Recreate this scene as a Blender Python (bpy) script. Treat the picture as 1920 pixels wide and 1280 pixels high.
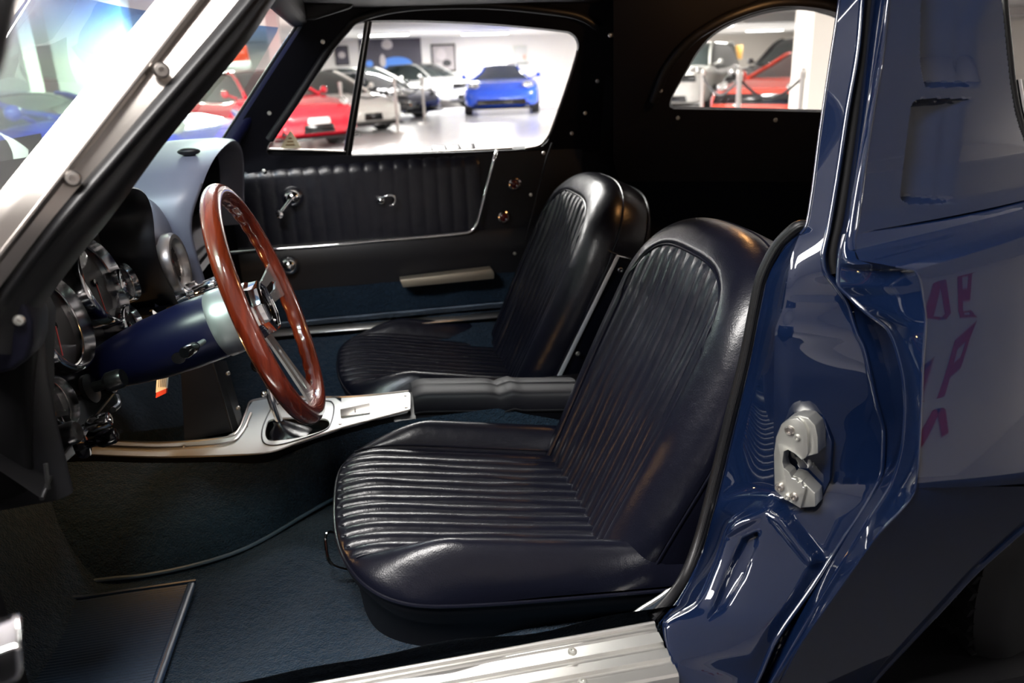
import bpy, bmesh, math, random
import numpy as np
from mathutils import Vector, Matrix
random.seed(7); np.random.seed(7)
for o in list(bpy.data.objects): bpy.data.objects.remove(o)
SC = bpy.context.scene
COL = SC.collection
PI = math.pi

# ------------------------------------------------------------------ camera
# world: X to the rear of the coupe, Y from the camera into the coupe, Z up, ground at 0
CAM_R = np.array([[0.97993519, -0.19612628, -0.03551774], [-0.09844291, -0.32130016, -0.9418467], [0.17330904, 0.92644519, -0.33416058]])
CAM_F = 1438.78
CAM_O = np.array([0, 0, 1.12])
cd = bpy.data.cameras.new('camera'); cam = bpy.data.objects.new('camera', cd); COL.objects.link(cam)
Rw = np.stack([CAM_R[0], -CAM_R[1], -CAM_R[2]], 1)
mw = Matrix.Identity(4)
for i in range(3):
    for j in range(3): mw[i][j] = Rw[i, j]
    mw[i][3] = CAM_O[i]
cam.matrix_world = mw
cd.sensor_width = 36; cd.sensor_fit = 'HORIZONTAL'; cd.lens = CAM_F / 1920 * 36
cd.clip_start = 0.02; cd.clip_end = 200
cd.dof.use_dof = True; cd.dof.focus_distance = 1.22; cd.dof.aperture_fstop = 4.2
SC.camera = cam
# ------------------------------------------------------------------ world, exposure
w = bpy.data.worlds.new('world'); SC.world = w; w.use_nodes = True
w.node_tree.nodes['Background'].inputs[0].default_value = (0.9, 0.95, 1, 1)
w.node_tree.nodes['Background'].inputs[1].default_value = 0.02
SC.view_settings.view_transform = 'Standard'; SC.view_settings.look = 'None'
SC.view_settings.exposure = 0.0; SC.view_settings.gamma = 1.0; SC.view_settings.use_curve_mapping = False
SC.cycles.use_denoising = True
SC.cycles.max_bounces = 8; SC.cycles.transparent_max_bounces = 12
SC.cycles.sample_clamp_indirect = 6.0; SC.cycles.caustics_reflective = False; SC.cycles.caustics_refractive = False
CEIL = 2.25
LAMP_POWER = 340
# ceiling fixtures: (x, y, along) - a few are seen, the rest are unseen and set for their light (built below)
LAMPS = [(1.1, 24.6, 'x', 1), (4.3, 25.6, 'x', 1), (-3.2, 18.0, 'x', 1), (6.5, 18.5, 'x', 1), (-2.0, 11.0, 'x', 1), (3.2, 10.5, 'x', 1),
         (-6.5, 14.5, 'x', 1), (-8, 8.0, 'x', 1), (9.5, 13.0, 'x', 0.8), (9.5, 6.5, 'x', 0.6), (14.0, 20.0, 'x', 0.8), (16.2, 30.0, 'x', 0.8), (11.6, 25.0, 'x', 0.8),
         (-6.0, 2.5, 'y', 0.9), (5.6, 4.0, 'y', 0.35), (-11, 22, 'x', 1), (-10.5, 3.0, 'x', 1),
         (-0.8, 0.3, 'x', 0.36), (12.5, -2.6, 'x', 0.5), (9.5, -3.2, 'x', 0.45), (0.05, 3.75, 'x', 0.46), (-2.2, 5.2, 'x', 0.6)]  # the two behind the camera are added to brighten what the paint mirrors

# ------------------------------------------------------------------ materials
MATS = {}
def mat(name, col=(0.5, 0.5, 0.5), rough=0.5, metal=0.0, spec=0.5, coat=0.0, coat_r=0.03, emit=None, es=0.0, bump=None, var=0.0, varscale=8, sheen=0.0, coat_ior=1.5):
    m = bpy.data.materials.new(name); m.use_nodes = True; nt = m.node_tree; b = nt.nodes['Principled BSDF']
    b.inputs['Base Color'].default_value = (*col, 1); b.inputs['Roughness'].default_value = rough; b.inputs['Metallic'].default_value = metal
    b.inputs['Specular IOR Level'].default_value = spec; b.inputs['Coat Weight'].default_value = coat; b.inputs['Coat Roughness'].default_value = coat_r
    b.inputs['Coat IOR'].default_value = coat_ior
    if sheen: b.inputs['Sheen Weight'].default_value = sheen; b.inputs['Sheen Roughness'].default_value = 0.5
    if emit: b.inputs['Emission Color'].default_value = (*emit, 1); b.inputs['Emission Strength'].default_value = es
    L = nt.links; tc = None
    if bump or var:
        tc = nt.nodes.new('ShaderNodeTexCoord')
    if var:
        n = nt.nodes.new('ShaderNodeTexNoise'); n.inputs['Scale'].default_value = varscale; n.inputs['Detail'].default_value = 6
        L.new(tc.outputs['Object'], n.inputs['Vector'])
        mx = nt.nodes.new('ShaderNodeMix'); mx.data_type = 'RGBA'
        mx.inputs['A'].default_value = (*[c * (1 - var) for c in col], 1); mx.inputs['B'].default_value = (*[min(1, c * (1 + var)) for c in col], 1)
        L.new(n.outputs['Fac'], mx.inputs['Factor']); L.new(mx.outputs['Result'], b.inputs['Base Color'])
    if bump:
        last = None
        for kind, scale, strength, dist in bump:
            if kind == 'noise':
                t = nt.nodes.new('ShaderNodeTexNoise'); t.inputs['Scale'].default_value = scale; t.inputs['Detail'].default_value = 5; out = t.outputs['Fac']
            elif kind == 'vor':
                t = nt.nodes.new('ShaderNodeTexVoronoi'); t.inputs['Scale'].default_value = scale; t.feature = 'DISTANCE_TO_EDGE'; out = t.outputs['Distance']
            else:
                t = nt.nodes.new('ShaderNodeTexWave'); t.inputs['Scale'].default_value = scale; t.bands_direction = kind; out = t.outputs['Fac']
            L.new(tc.outputs['Object'], t.inputs['Vector'])
            bp = nt.nodes.new('ShaderNodeBump'); bp.inputs['Strength'].default_value = strength; bp.inputs['Distance'].default_value = dist
            L.new(out, bp.inputs['Height'])
            if last: L.new(last.outputs['Normal'], bp.inputs['Normal'])
            last = bp
        L.new(last.outputs['Normal'], b.inputs['Normal'])
    MATS[name] = m
    return m

LEATHER = mat('navy_black_leather', (0.0034, 0.0038, 0.0085), 0.30, spec=0.42, bump=[('noise', 26, 0.35, 0.004), ('vor', 260, 0.22, 0.0009)], var=0.15)
VINYL = mat('black_vinyl', (0.005, 0.0052, 0.007), 0.45, spec=0.28, bump=[('noise', 500, 0.12, 0.0006)])
TRIMVINYL = mat('navy_black_trim_vinyl', (0.004, 0.0042, 0.007), 0.55, spec=0.18, bump=[('noise', 400, 0.1, 0.0006)])
DASHPAD = mat('navy_grey_dash_pad', (0.12, 0.128, 0.17), 0.38, spec=0.5, bump=[('noise', 420, 0.12, 0.0006)])
RUBBER = mat('black_rubber', (0.006, 0.006, 0.007), 0.45, spec=0.35)
PAINT = mat('dark_blue_car_paint', (0.0022, 0.0064, 0.0235), 0.4, spec=0.05, coat=1.0, coat_r=0.02, bump=[('noise', 9, 0.03, 0.004)], coat_ior=1.68)
MATTE = mat('matte_black_lining', (0.003, 0.003, 0.0036), 0.7, spec=0.12)
HINGEP = mat('matte_navy_hinge_paint', (0.003, 0.0032, 0.009), 0.5, spec=0.2)
SPOKEM = mat('polished_aluminium_spoke', (0.8, 0.8, 0.8), 0.22, 0.85)
PAINTDARK = mat('dark_navy_satin_paint', (0.004, 0.005, 0.028), 0.33, spec=0.4, bump=[('noise', 60, 0.06, 0.001)])
CHROME = mat('chrome', (0.82, 0.82, 0.83), 0.07, 1.0)
STAINLESS = mat('polished_stainless', (0.42, 0.39, 0.365), 0.34, 1.0, bump=[('noise', 12, 0.02, 0.002)])
BRUSHED = mat('brushed_aluminium', (0.8, 0.81, 0.82), 0.42, 0.5, bump=[('X', 130, 0.08, 0.0004)], var=0.06)
ALU = mat('worn_aluminium', (0.72, 0.71, 0.68), 0.3, 0.9, bump=[('noise', 90, 0.06, 0.0008)], var=0.12, varscale=14)
ZINC = mat('zinc_plated_steel', (0.62, 0.62, 0.58), 0.36, 0.9, bump=[('noise', 120, 0.12, 0.0008)], var=0.15, varscale=30)
SILVERCOLLAR = mat('satin_silver_collar', (0.42, 0.44, 0.46), 0.38, 0.7, bump=[('noise', 90, 0.04, 0.001)])
BLACKGLOSS = mat('gloss_black', (0.004, 0.004, 0.005), 0.12, spec=0.5)
GAUGEFACE = mat('black_gauge_face', (0.008, 0.008, 0.009), 0.4)
RED = mat('red_needle', (0.7, 0.03, 0.02), 0.4)
WHITE = mat('white_print', (0.8, 0.78, 0.74), 0.5)
GREENMARK = mat('pale_green_gauge_marks', (0.25, 0.36, 0.28), 0.5)
CARPET = mat('navy_blue_carpet', (0.0078, 0.020, 0.037), 0.95, spec=0.1, bump=[('noise', 300, 1.0, 0.008), ('noise', 60, 0.6, 0.01)], var=0.6, varscale=160, sheen=0.06)
MATRUB = mat('navy_ribbed_mat', (0.010, 0.024, 0.05), 0.38, spec=0.4)
IVORY = mat('ivory_sticker', (0.75, 0.66, 0.45), 0.6)
TAGWHITE = mat('white_paper_tag', (0.7, 0.68, 0.66), 0.7)
TAGRED = mat('red_tag_end', (0.6, 0.05, 0.03), 0.6)
AMBER = mat('warm_lamp_lens', (1, 0.6, 0.25), 0.4, emit=(1, 0.55, 0.18), es=6)

def wood():
    m = mat('glossy_mahogany', (0.16, 0.022, 0.008), 0.25, spec=0.5, coat=1.0, coat_r=0.03)
    nt = m.node_tree; b = nt.nodes['Principled BSDF']; tc = nt.nodes.new('ShaderNodeTexCoord')
    mp = nt.nodes.new('ShaderNodeMapping'); mp.inputs['Scale'].default_value = (120, 5, 12)
    n = nt.nodes.new('ShaderNodeTexNoise'); n.inputs['Scale'].default_value = 1.6; n.inputs['Detail'].default_value = 7
    r = nt.nodes.new('ShaderNodeValToRGB'); r.color_ramp.elements[0].position = 0.3; r.color_ramp.elements[0].color = (0.12, 0.014, 0.005, 1)
    r.color_ramp.elements[1].position = 0.75; r.color_ramp.elements[1].color = (0.24, 0.032, 0.010, 1)
    nt.links.new(tc.outputs['Object'], mp.inputs[0]); nt.links.new(mp.outputs[0], n.inputs['Vector']); nt.links.new(n.outputs['Fac'], r.inputs[0])
    nt.links.new(r.outputs[0], b.inputs['Base Color'])
    return m
WOOD = wood()

def thin_glass(name, tint, gloss=1.0, band=None, rough=0.0):
    m = bpy.data.materials.new(name); m.use_nodes = True; nt = m.node_tree; nt.nodes.clear(); L = nt.links
    out = nt.nodes.new('ShaderNodeOutputMaterial'); tr = nt.nodes.new('ShaderNodeBsdfTransparent'); gl = nt.nodes.new('ShaderNodeBsdfGlossy')
    mx = nt.nodes.new('ShaderNodeMixShader'); lw = nt.nodes.new('ShaderNodeLayerWeight'); lw.inputs[0].default_value = 0.5; pw = nt.nodes.new('ShaderNodeMath'); pw.operation = 'POWER'; pw.inputs[1].default_value = 5.0; L.new(lw.outputs['Facing'], pw.inputs[0]); fr = nt.nodes.new('ShaderNodeMath'); fr.operation = 'MULTIPLY_ADD'; fr.inputs[1].default_value = 0.9; fr.inputs[2].default_value = 0.05; L.new(pw.outputs[0], fr.inputs[0])
    gl.inputs['Roughness'].default_value = rough; tr.inputs[0].default_value = (*tint, 1)
    mul = nt.nodes.new('ShaderNodeMath'); mul.operation = 'MULTIPLY'; mul.inputs[1].default_value = gloss
    L.new(fr.outputs[0], mul.inputs[0]); L.new(mul.outputs[0], mx.inputs[0]); L.new(tr.outputs[0], mx.inputs[1]); L.new(gl.outputs[0], mx.inputs[2]); L.new(mx.outputs[0], out.inputs[0])
    if band:
        tc = nt.nodes.new('ShaderNodeTexCoord'); sp = nt.nodes.new('ShaderNodeSeparateXYZ'); r = nt.nodes.new('ShaderNodeMapRange')
        r.inputs['From Min'].default_value = band[0]; r.inputs['From Max'].default_value = band[1]
        c = nt.nodes.new('ShaderNodeMix'); c.data_type = 'RGBA'; c.inputs['A'].default_value = (*tint, 1); c.inputs['B'].default_value = (*band[2], 1)
        L.new(tc.outputs['Object'], sp.inputs[0]); L.new(sp.outputs['Z'], r.inputs['Value']); L.new(r.outputs[0], c.inputs['Factor']); L.new(c.outputs['Result'], tr.inputs[0])
    MATS[name] = m
    return m
WINDSHIELD = thin_glass('green_tinted_windshield', (0.56, 0.72, 0.64), 1.0, (1.165, 1.255, (0.10, 0.26, 0.62)))
SIDEGLASS = thin_glass('clear_side_glass', (0.93, 0.95, 0.94), 0.8)
GAUGEGLASS = thin_glass('gauge_glass', (0.85, 0.85, 0.85), 1.0)

def M2(name, col, rough=0.5, **k): return MATS.get(name) or mat(name, col, rough, **k)

# ------------------------------------------------------------------ helpers
def at(px, py, x=None, y=None, z=None):
    v = CAM_R.T @ np.array([(px - 960) / CAM_F, (py - 640) / CAM_F, 1.0])
    if x is not None: s = (x - CAM_O[0]) / v[0]
    elif y is not None: s = (y - CAM_O[1]) / v[1]
    else: s = (z - CAM_O[2]) / v[2]
    return Vector(CAM_O + s * v)
def at_plane(px, py, p0, n):
    v = CAM_R.T @ np.array([(px - 960) / CAM_F, (py - 640) / CAM_F, 1.0]); n = np.array(n, float)
    return Vector(CAM_O + v * (((np.array(p0) - CAM_O) @ n) / (v @ n)))
def pchip(xs, ys):
    xs = np.array(xs, float); ys = np.array(ys, float); h = np.diff(xs); d = np.diff(ys) / h; n = len(xs); m = np.zeros(n)
    if n == 2: m[:] = d[0]
    else:
        for i in range(1, n - 1):
            if d[i - 1] * d[i] > 0:
                w1 = 2 * h[i] + h[i - 1]; w2 = h[i] + 2 * h[i - 1]; m[i] = (w1 + w2) / (w1 / d[i - 1] + w2 / d[i])
        m[0] = d[0]; m[-1] = d[-1]
    def f(x):
        x = np.clip(x, xs[0], xs[-1]); i = np.clip(np.searchsorted(xs, x) - 1, 0, n - 2); t = (x - xs[i]) / h[i]
        return ys[i] * (2 * t**3 - 3 * t**2 + 1) + h[i] * m[i] * (t**3 - 2 * t**2 + t) + ys[i + 1] * (-2 * t**3 + 3 * t**2) + h[i] * m[i + 1] * (t**3 - t**2)
    return f
def smooth(t): t = max(0.0, min(1.0, t)); return t * t * (3 - 2 * t)

def empty(name, loc, label=None, cat=None, group=None):
    o = bpy.data.objects.new(name, None); COL.objects.link(o); o.location = loc; o.empty_display_size = 0.05
    if label: o['label'] = label
    if cat: o['category'] = cat
    if group: o['group'] = group
    return o
def tag(o, label=None, cat=None, group=None, kind=None):
    if label: o['label'] = label
    if cat: o['category'] = cat
    if group: o['group'] = group
    if kind: o['kind'] = kind
    return o
def wloc(o):
    l = Vector((0, 0, 0))
    while o: l = l + o.location; o = o.parent
    return l
class MB:
    def __init__(s): s.v = []; s.f = []
    def add(s, vs, fs):
        k = len(s.v); s.v += [tuple(a) for a in vs]; s.f += [tuple(i + k for i in q) for q in fs]; return s
    def grid(s, P, closed_u=False, closed_v=False, flip=False):
        nu = len(P); nv = len(P[0]); vs = [p for r in P for p in r]; fs = []
        for i in range(nu - (0 if closed_u else 1)):
            for j in range(nv - (0 if closed_v else 1)):
                a, b, c, d = i * nv + j, ((i + 1) % nu) * nv + j, ((i + 1) % nu) * nv + (j + 1) % nv, i * nv + (j + 1) % nv
                fs.append((d, c, b, a) if flip else (a, b, c, d))
        return s.add(vs, fs)
    def tube(s, pts, r, seg=10, closed=False, caps=True, ry=None):
        pts = [Vector(p) for p in pts]; n = len(pts); rs = r if isinstance(r, (list, tuple)) else [r] * n
        T = [((pts[(i + 1) % n] - pts[i - 1]) if closed else (pts[min(i + 1, n - 1)] - pts[max(i - 1, 0)])).normalized() for i in range(n)]
        up = Vector((0, 0, 1)) if abs(T[0].z) < 0.9 else Vector((1, 0, 0)); N = (up - T[0] * up.dot(T[0])).normalized(); rings = []
        for i in range(n):
            N = (N - T[i] * N.dot(T[i])).normalized(); B = T[i].cross(N)
            rings.append([pts[i] + (N * math.cos(2 * PI * k / seg) + B * math.sin(2 * PI * k / seg) * (ry or 1)) * rs[i] for k in range(seg)])
        s.grid(rings, closed_u=closed, closed_v=True)
        if caps and not closed:
            k = len(s.v) - n * seg
            s.f.append(tuple(range(k, k + seg))[::-1]); s.f.append(tuple(range(k + (n - 1) * seg, k + n * seg)))
        return s
    def lathe(s, prof, o, ax, seg=32, caps=True, ref=None):
        o = Vector(o); ax = Vector(ax).normalized(); rf = Vector(ref) if ref else (Vector((0, 1, 0)) if abs(ax.y) < 0.9 else Vector((1, 0, 0)))
        e = (rf - ax * rf.dot(ax)).normalized(); g = ax.cross(e)
        s.grid([[o + ax * h + (e * math.cos(2 * PI * k / seg) + g * math.sin(2 * PI * k / seg)) * r for k in range(seg)] for r, h in prof], closed_v=True)
        if caps:
            k = len(s.v) - len(prof) * seg
            if prof[0][0] > 1e-5: s.f.append(tuple(range(k, k + seg))[::-1])
            if prof[-1][0] > 1e-5: s.f.append(tuple(range(k + (len(prof) - 1) * seg, k + len(prof) * seg)))
        return s
    def box(s, c, size, ex=(1, 0, 0), ey=(0, 1, 0), ez=None):
        c = Vector(c); ex = Vector(ex).normalized(); ey = Vector(ey).normalized(); ez = Vector(ez).normalized() if ez else ex.cross(ey); a, b, d = [q / 2 for q in size]
        vs = [c + ex * a * i + ey * b * j + ez * d * k for i in (-1, 1) for j in (-1, 1) for k in (-1, 1)]
        return s.add(vs, [(0, 1, 3, 2), (4, 6, 7, 5), (0, 4, 5, 1), (2, 3, 7, 6), (0, 2, 6, 4), (1, 5, 7, 3)])
    def prism(s, poly, depth):
        # poly: 3-D points; depth: Vector offset
        n = len(poly); d = Vector(depth); a = [Vector(p) for p in poly]
        vs = a + [p + d for p in a]
        return s.add(vs, [tuple(range(n))[::-1], tuple(range(n, 2 * n))] + [(i, (i + 1) % n, n + (i + 1) % n, n + i) for i in range(n)])
    def ring(s, outer, inner, depth):
        n = len(outer); d = Vector(depth)
        P = [[Vector(p) for p in outer], [Vector(p) for p in inner], [Vector(p) + d for p in inner], [Vector(p) + d for p in outer]]
        return s.grid(P, closed_u=True, closed_v=True)
    def ball(s, c, r, seg=16, rings=10, sc=(1, 1, 1)):
        c = Vector(c); P = []
        for i in range(rings + 1):
            a = -PI / 2 + PI * i / rings
            P.append([c + Vector((math.cos(a) * math.cos(2 * PI * k / seg) * r * sc[0], math.cos(a) * math.sin(2 * PI * k / seg) * r * sc[1], math.sin(a) * r * sc[2])) for k in range(seg)])
        return s.grid(P, closed_v=True)
    def build(s, name, m, parent=None, ang=40, bevel=0, seg=2, solid=0, subsurf=0, origin=None):
        base = wloc(parent) if parent else Vector(origin) if origin is not None else Vector((0, 0, 0))
        me = bpy.data.meshes.new(name); me.from_pydata([tuple(Vector(v) - base) for v in s.v], [], s.f); me.update()
        bm = bmesh.new(); bm.from_mesh(me); bmesh.ops.remove_doubles(bm, verts=bm.verts, dist=1e-6); bmesh.ops.recalc_face_normals(bm, faces=bm.faces)
        if bevel:
            es = [e for e in bm.edges if len(e.link_faces) == 2 and e.calc_face_angle(0) > 0.5]
            bmesh.ops.bevel(bm, geom=es, offset=bevel, segments=seg, profile=0.5, affect='EDGES', clamp_overlap=True)
        bm.to_mesh(me); bm.free()
        if ang: me.shade_smooth(); me.set_sharp_from_angle(angle=math.radians(ang))
        if m: me.materials.append(m)
        o = bpy.data.objects.new(name, me); COL.objects.link(o)
        if parent: o.parent = parent
        elif origin is not None: o.location = Vector(origin)
        if solid:
            md = o.modifiers.new('solid', 'SOLIDIFY'); md.thickness = solid; md.offset = 0
        return o
def catmull(pts, n=8, closed=False):
    P = [np.array(p, float) for p in pts]; out = []; N = len(P)
    for i in range(N if closed else N - 1):
        p0 = P[(i - 1) % N] if (closed or i > 0) else 2 * P[0] - P[1]; p1 = P[i]; p2 = P[(i + 1) % N]; p3 = P[(i + 2) % N] if (closed or i + 2 < N) else 2 * P[-1] - P[-2]
        for k in range(n):
            t = k / n; out.append(0.5 * ((2 * p1) + (-p0 + p2) * t + (2 * p0 - 5 * p1 + 4 * p2 - p3) * t * t + (-p0 + 3 * p1 - 3 * p2 + p3) * t**3))
    if not closed: out.append(P[-1])
    return [Vector(p) for p in out]
def screw(parent, p, n, r=0.006, m=None, name='screw'):
    n = Vector(n).normalized(); b = MB(); b.lathe([(r, 0), (r, r * 0.3), (r * 0.75, r * 0.65), (r * 0.35, r * 0.7), (r * 0.3, r * 0.35), (0.0001, r * 0.35)], p, n, 14)
    return b.build(name, m or CHROME, parent)
def colfun(pts, ycurve):
    """vertical-ish guide line: picture rows -> picture columns, and rows -> depth"""
    pts = sorted(pts); f = pchip([p[0] for p in pts], [p[1] for p in pts]); g = pchip([p[0] for p in ycurve], [p[1] for p in ycurve])
    return lambda py: at(float(f(py)), py, y=float(g(py)))
def loft_rows(curves, rows, sub, bulge=None):
    """points of a sheet lofted across the guide lines; sub = steps between neighbours, bulge = offset along the sheet normal"""
    P = []
    for r in rows:
        c = [f(r) for f in curves]; line = []
        for i in range(len(c) - 1):
            for k in range(sub):
                line.append(c[i].lerp(c[i + 1], k / sub))
        line.append(c[-1]); P.append(line)
    return P

# ================================================================== THE COUPE: BODY SHELL
body = empty('sports_coupe', (0.2, 1.59, 0.0), 'dark blue classic sports coupe body seen through its open driver side door', 'car')
def rows_between(a, b, step): n = max(2, int(round((b - a) / step)) + 1); return list(np.linspace(a, b, n))
cA = colfun([(-60, 1583), (0, 1574), (250, 1537), (380, 1520), (425, 1511), (445, 1497), (511, 1478), (573, 1469), (626, 1453), (700, 1451), (909, 1450), (930, 1440), (971, 1371), (1055, 1337), (1126, 1303), (1169, 1242), (1290, 1278)],
            [(-60, 1.0), (0, 0.985), (250, 0.94), (430, 0.90), (570, 0.875), (909, 0.87), (971, 0.865), (1169, 0.80), (1290, 0.735)])
cR1 = colfun([(-60, 1622), (0, 1616), (84, 1609), (210, 1588), (330, 1570), (430, 1553), (484, 1543), (508, 1546), (534, 1565), (570, 1588), (626, 1606), (647, 1617), (707, 1632), (760, 1644), (812, 1657), (881, 1654), (922, 1637), (1019, 1575), (1094, 1527), (1211, 1448), (1266, 1424), (1330, 1390)],
             [(-60, 0.975), (0, 0.96), (430, 0.875), (534, 0.85), (700, 0.81), (881, 0.80), (1019, 0.79), (1211, 0.755), (1330, 0.735)])
cR2 = colfun([(-60, 1645), (0, 1638), (100, 1628), (330, 1602), (420, 1589), (484, 1574), (531, 1571), (555, 1592), (588, 1628), (617, 1665), (671, 1686), (715, 1695), (760, 1698), (826, 1694), (881, 1682), (984, 1623), (1142, 1527), (1259, 1458), (1330, 1416)],
             [(-60, 0.97), (0, 0.955), (430, 0.85), (531, 0.83), (617, 0.775), (760, 0.745), (984, 0.735), (1259, 0.745), (1330, 0.745)])
cE = colfun([(-60, 1675), (0, 1665), (108, 1653), (197, 1638), (328, 1619), (420, 1607), (454, 1601), (484, 1606), (493, 1626), (506, 1715), (558, 1730), (603, 1735), (677, 1730), (760, 1727), (840, 1723), (912, 1717), (1005, 1644), (1122, 1561), (1211, 1499), (1273, 1465), (1330, 1434)],
            [(-60, 0.905), (0, 0.895), (420, 0.845), (484, 0.81), (506, 0.74), (558, 0.732), (760, 0.70), (912, 0.68), (1273, 0.745), (1330, 0.76)])
def px_of(p):
    c = CAM_R @ (np.array(p) - CAM_O); return 960 + CAM_F * c[0] / c[2], 640 + CAM_F * c[1] / c[2]
def seg_dist(x, y, poly):
    best = 1e9
    for (x0, y0), (x1, y1) in zip(poly, poly[1:]):
        t = max(0, min(1, ((x - x0) * (x1 - x0) + (y - y0) * (y1 - y0)) / ((x1 - x0)**2 + (y1 - y0)**2)))
        best = min(best, math.hypot(x - x0 - t * (x1 - x0), y - y0 - t * (y1 - y0)))
    return best
def in_poly(x, y, poly):
    c = False; n = len(poly)
    for i in range(n):
        (x0, y0), (x1, y1) = poly[i], poly[i - 1]
        if (y0 > y) != (y1 > y) and x < (x1 - x0) * (y - y0) / (y1 - y0) + x0: c = not c
    return c
# --- jamb face: pocket above a raised ledge, pressed recess below
LEDGE = [(1340, 990), (1371, 974), (1447, 930), (1478, 957), (1545, 1042), (1580, 1040)]
BELOW = LEDGE + [(1700, 1040), (1700, 1400), (1200, 1400), (1200, 990)]
RECESS = [(1397, 1001), (1435, 983), (1424, 1030), (1405, 1076), (1367, 1139), (1328, 1163), (1345, 1120), (1367, 1062)]
rows = rows_between(-60, 400, 14) + rows_between(406, 700, 6)[0:] + rows_between(708, 900, 10) + rows_between(904, 1180, 4) + rows_between(1186, 1290, 10)
P = loft_rows([cA, cR1], rows, 48)
out = Vector((-0.72, -0.62, 0.12)).normalized()
for line in P:
    for k, p in enumerate(line):
        x, y = px_of(p); u = k / (len(line) - 1); d = 0.0
        if y > 860 and y < 1290:
            sd = seg_dist(x, y, LEDGE); sd = sd if in_poly(x, y, BELOW) else -sd
            edge = smooth((u - 0.0) / 0.08) * smooth((1 - u) / 0.16) * smooth((1270 - y) / 60)
            d += edge * (0.020 * smooth((sd + 4) / 12) - 0.006 * smooth((sd - 14) / 14))
            if in_poly(x, y, RECESS): d -= 0.016 * smooth(seg_dist(x, y, RECESS + RECESS[:1]) / 11)
        d += 0.005 * math.sin(PI * min(1, u)) ** 0.6 * smooth((u) / 0.2) * (1 if 560 < y < 900 else 0.5) * smooth((y - 420) / 120)
        line[k] = p + out * d
MB().grid(P).build('door_jamb', PAINT, body, ang=60)
# rounded bright rims of the jamb
def rim(f, a, b, r, name, step=12, m=PAINT, off=(0, 0, 0)):
    return MB().tube([f(y) + Vector(off) for y in rows_between(a, b, step)], r, 10).build(name, m, body)
rim(cR1, -60, 1330, 0.0034, 'jamb_rim', 8)
rim(cA, -60, 440, 0.002, 'pillar_rim')
rim(cR2, 440, 1330, 0.0028, 'lip_rim', 8)
# drip channel between jamb and outer lip
def chan(py):
    a, b = cR1(py), cR2(py); return a.lerp(b, 0.5) + Vector((0.022, 0.028, 0.0)) * (0.35 + 0.65 * min(1, (b - a).length / 0.02))
MB().grid(loft_rows([cR1, lambda y: cR1(y).lerp(chan(y), 0.8) + Vector((0.003, 0, 0)), lambda y: cR2(y).lerp(chan(y), 0.8), cR2], rows_between(-60, 1330, 8), 6)).build('drip_channel', PAINT, body, ang=60)
MB().tube([cR1(y).lerp(cR2(y), 0.42) + Vector((0.014, 0.016, 0)) for y in rows_between(-60, 520, 20)], 0.0065, 10).build('weatherstrip', MATTE, body)
# outer lip
lr = rows_between(-60, 440, 12) + rows_between(446, 570, 3) + rows_between(580, 1330, 10)
P = loft_rows([cR2, cE], lr, 10)
for line in P:
    for k, p in enumerate(line):
        u = k / 10; line[k] = p + Vector((-0.8, -0.6, 0)) * 0.0035 * math.sin(PI * u)
MB().grid(P).build('outer_lip', PAINT, body, ang=60)
rim(cE, -60, 470, 0.0022, 'lip_edge_rim', 8)
rim(cE, 500, 1330, 0.0016, 'lip_edge_rim', 6)
# inner return of the jamb and its rubber seal
cB = colfun([(428, 1513), (462, 1472), (510, 1441), (572, 1427), (689, 1403), (806, 1376), (970, 1334), (1060, 1307), (1126, 1272), (1169, 1238)], [(428, 0.91), (500, 0.945), (860, 0.948), (1000, 0.93), (1169, 0.83)])
P = loft_rows([cB, cA], rows_between(428, 1169, 6), 10)
for line in P:
    for k, p in enumerate(line): line[k] = p + Vector((0.004, 0.006, 0)) * math.sin(PI * k / 10)
MB().grid(P).build('jamb_return', PAINT, body, ang=60)
rim(cB, 428, 1169, 0.0022, 'return_rim', 10)
seal = catmull([at(1512, 424, y=0.915), at(1492, 428, y=0.92), at(1457, 463, y=0.94), at(1430, 515, y=0.95), at(1417, 568, y=0.952), at(1397, 670, y=0.952), at(1372, 770, y=0.952), at(1345, 880, y=0.95), at(1314, 1000, y=0.93), at(1287, 1075, y=0.90), at(1258, 1120, y=0.87), at(1225, 1158, y=0.85)], 8)
MB().tube(seal, 0.0085, 12).build('door_seal', RUBBER, body)
MB().tube([p + Vector((-0.003, -0.007, 0.002)) for p in seal], 0.0028, 8).build('seal_bead', RUBBER, body)

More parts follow.
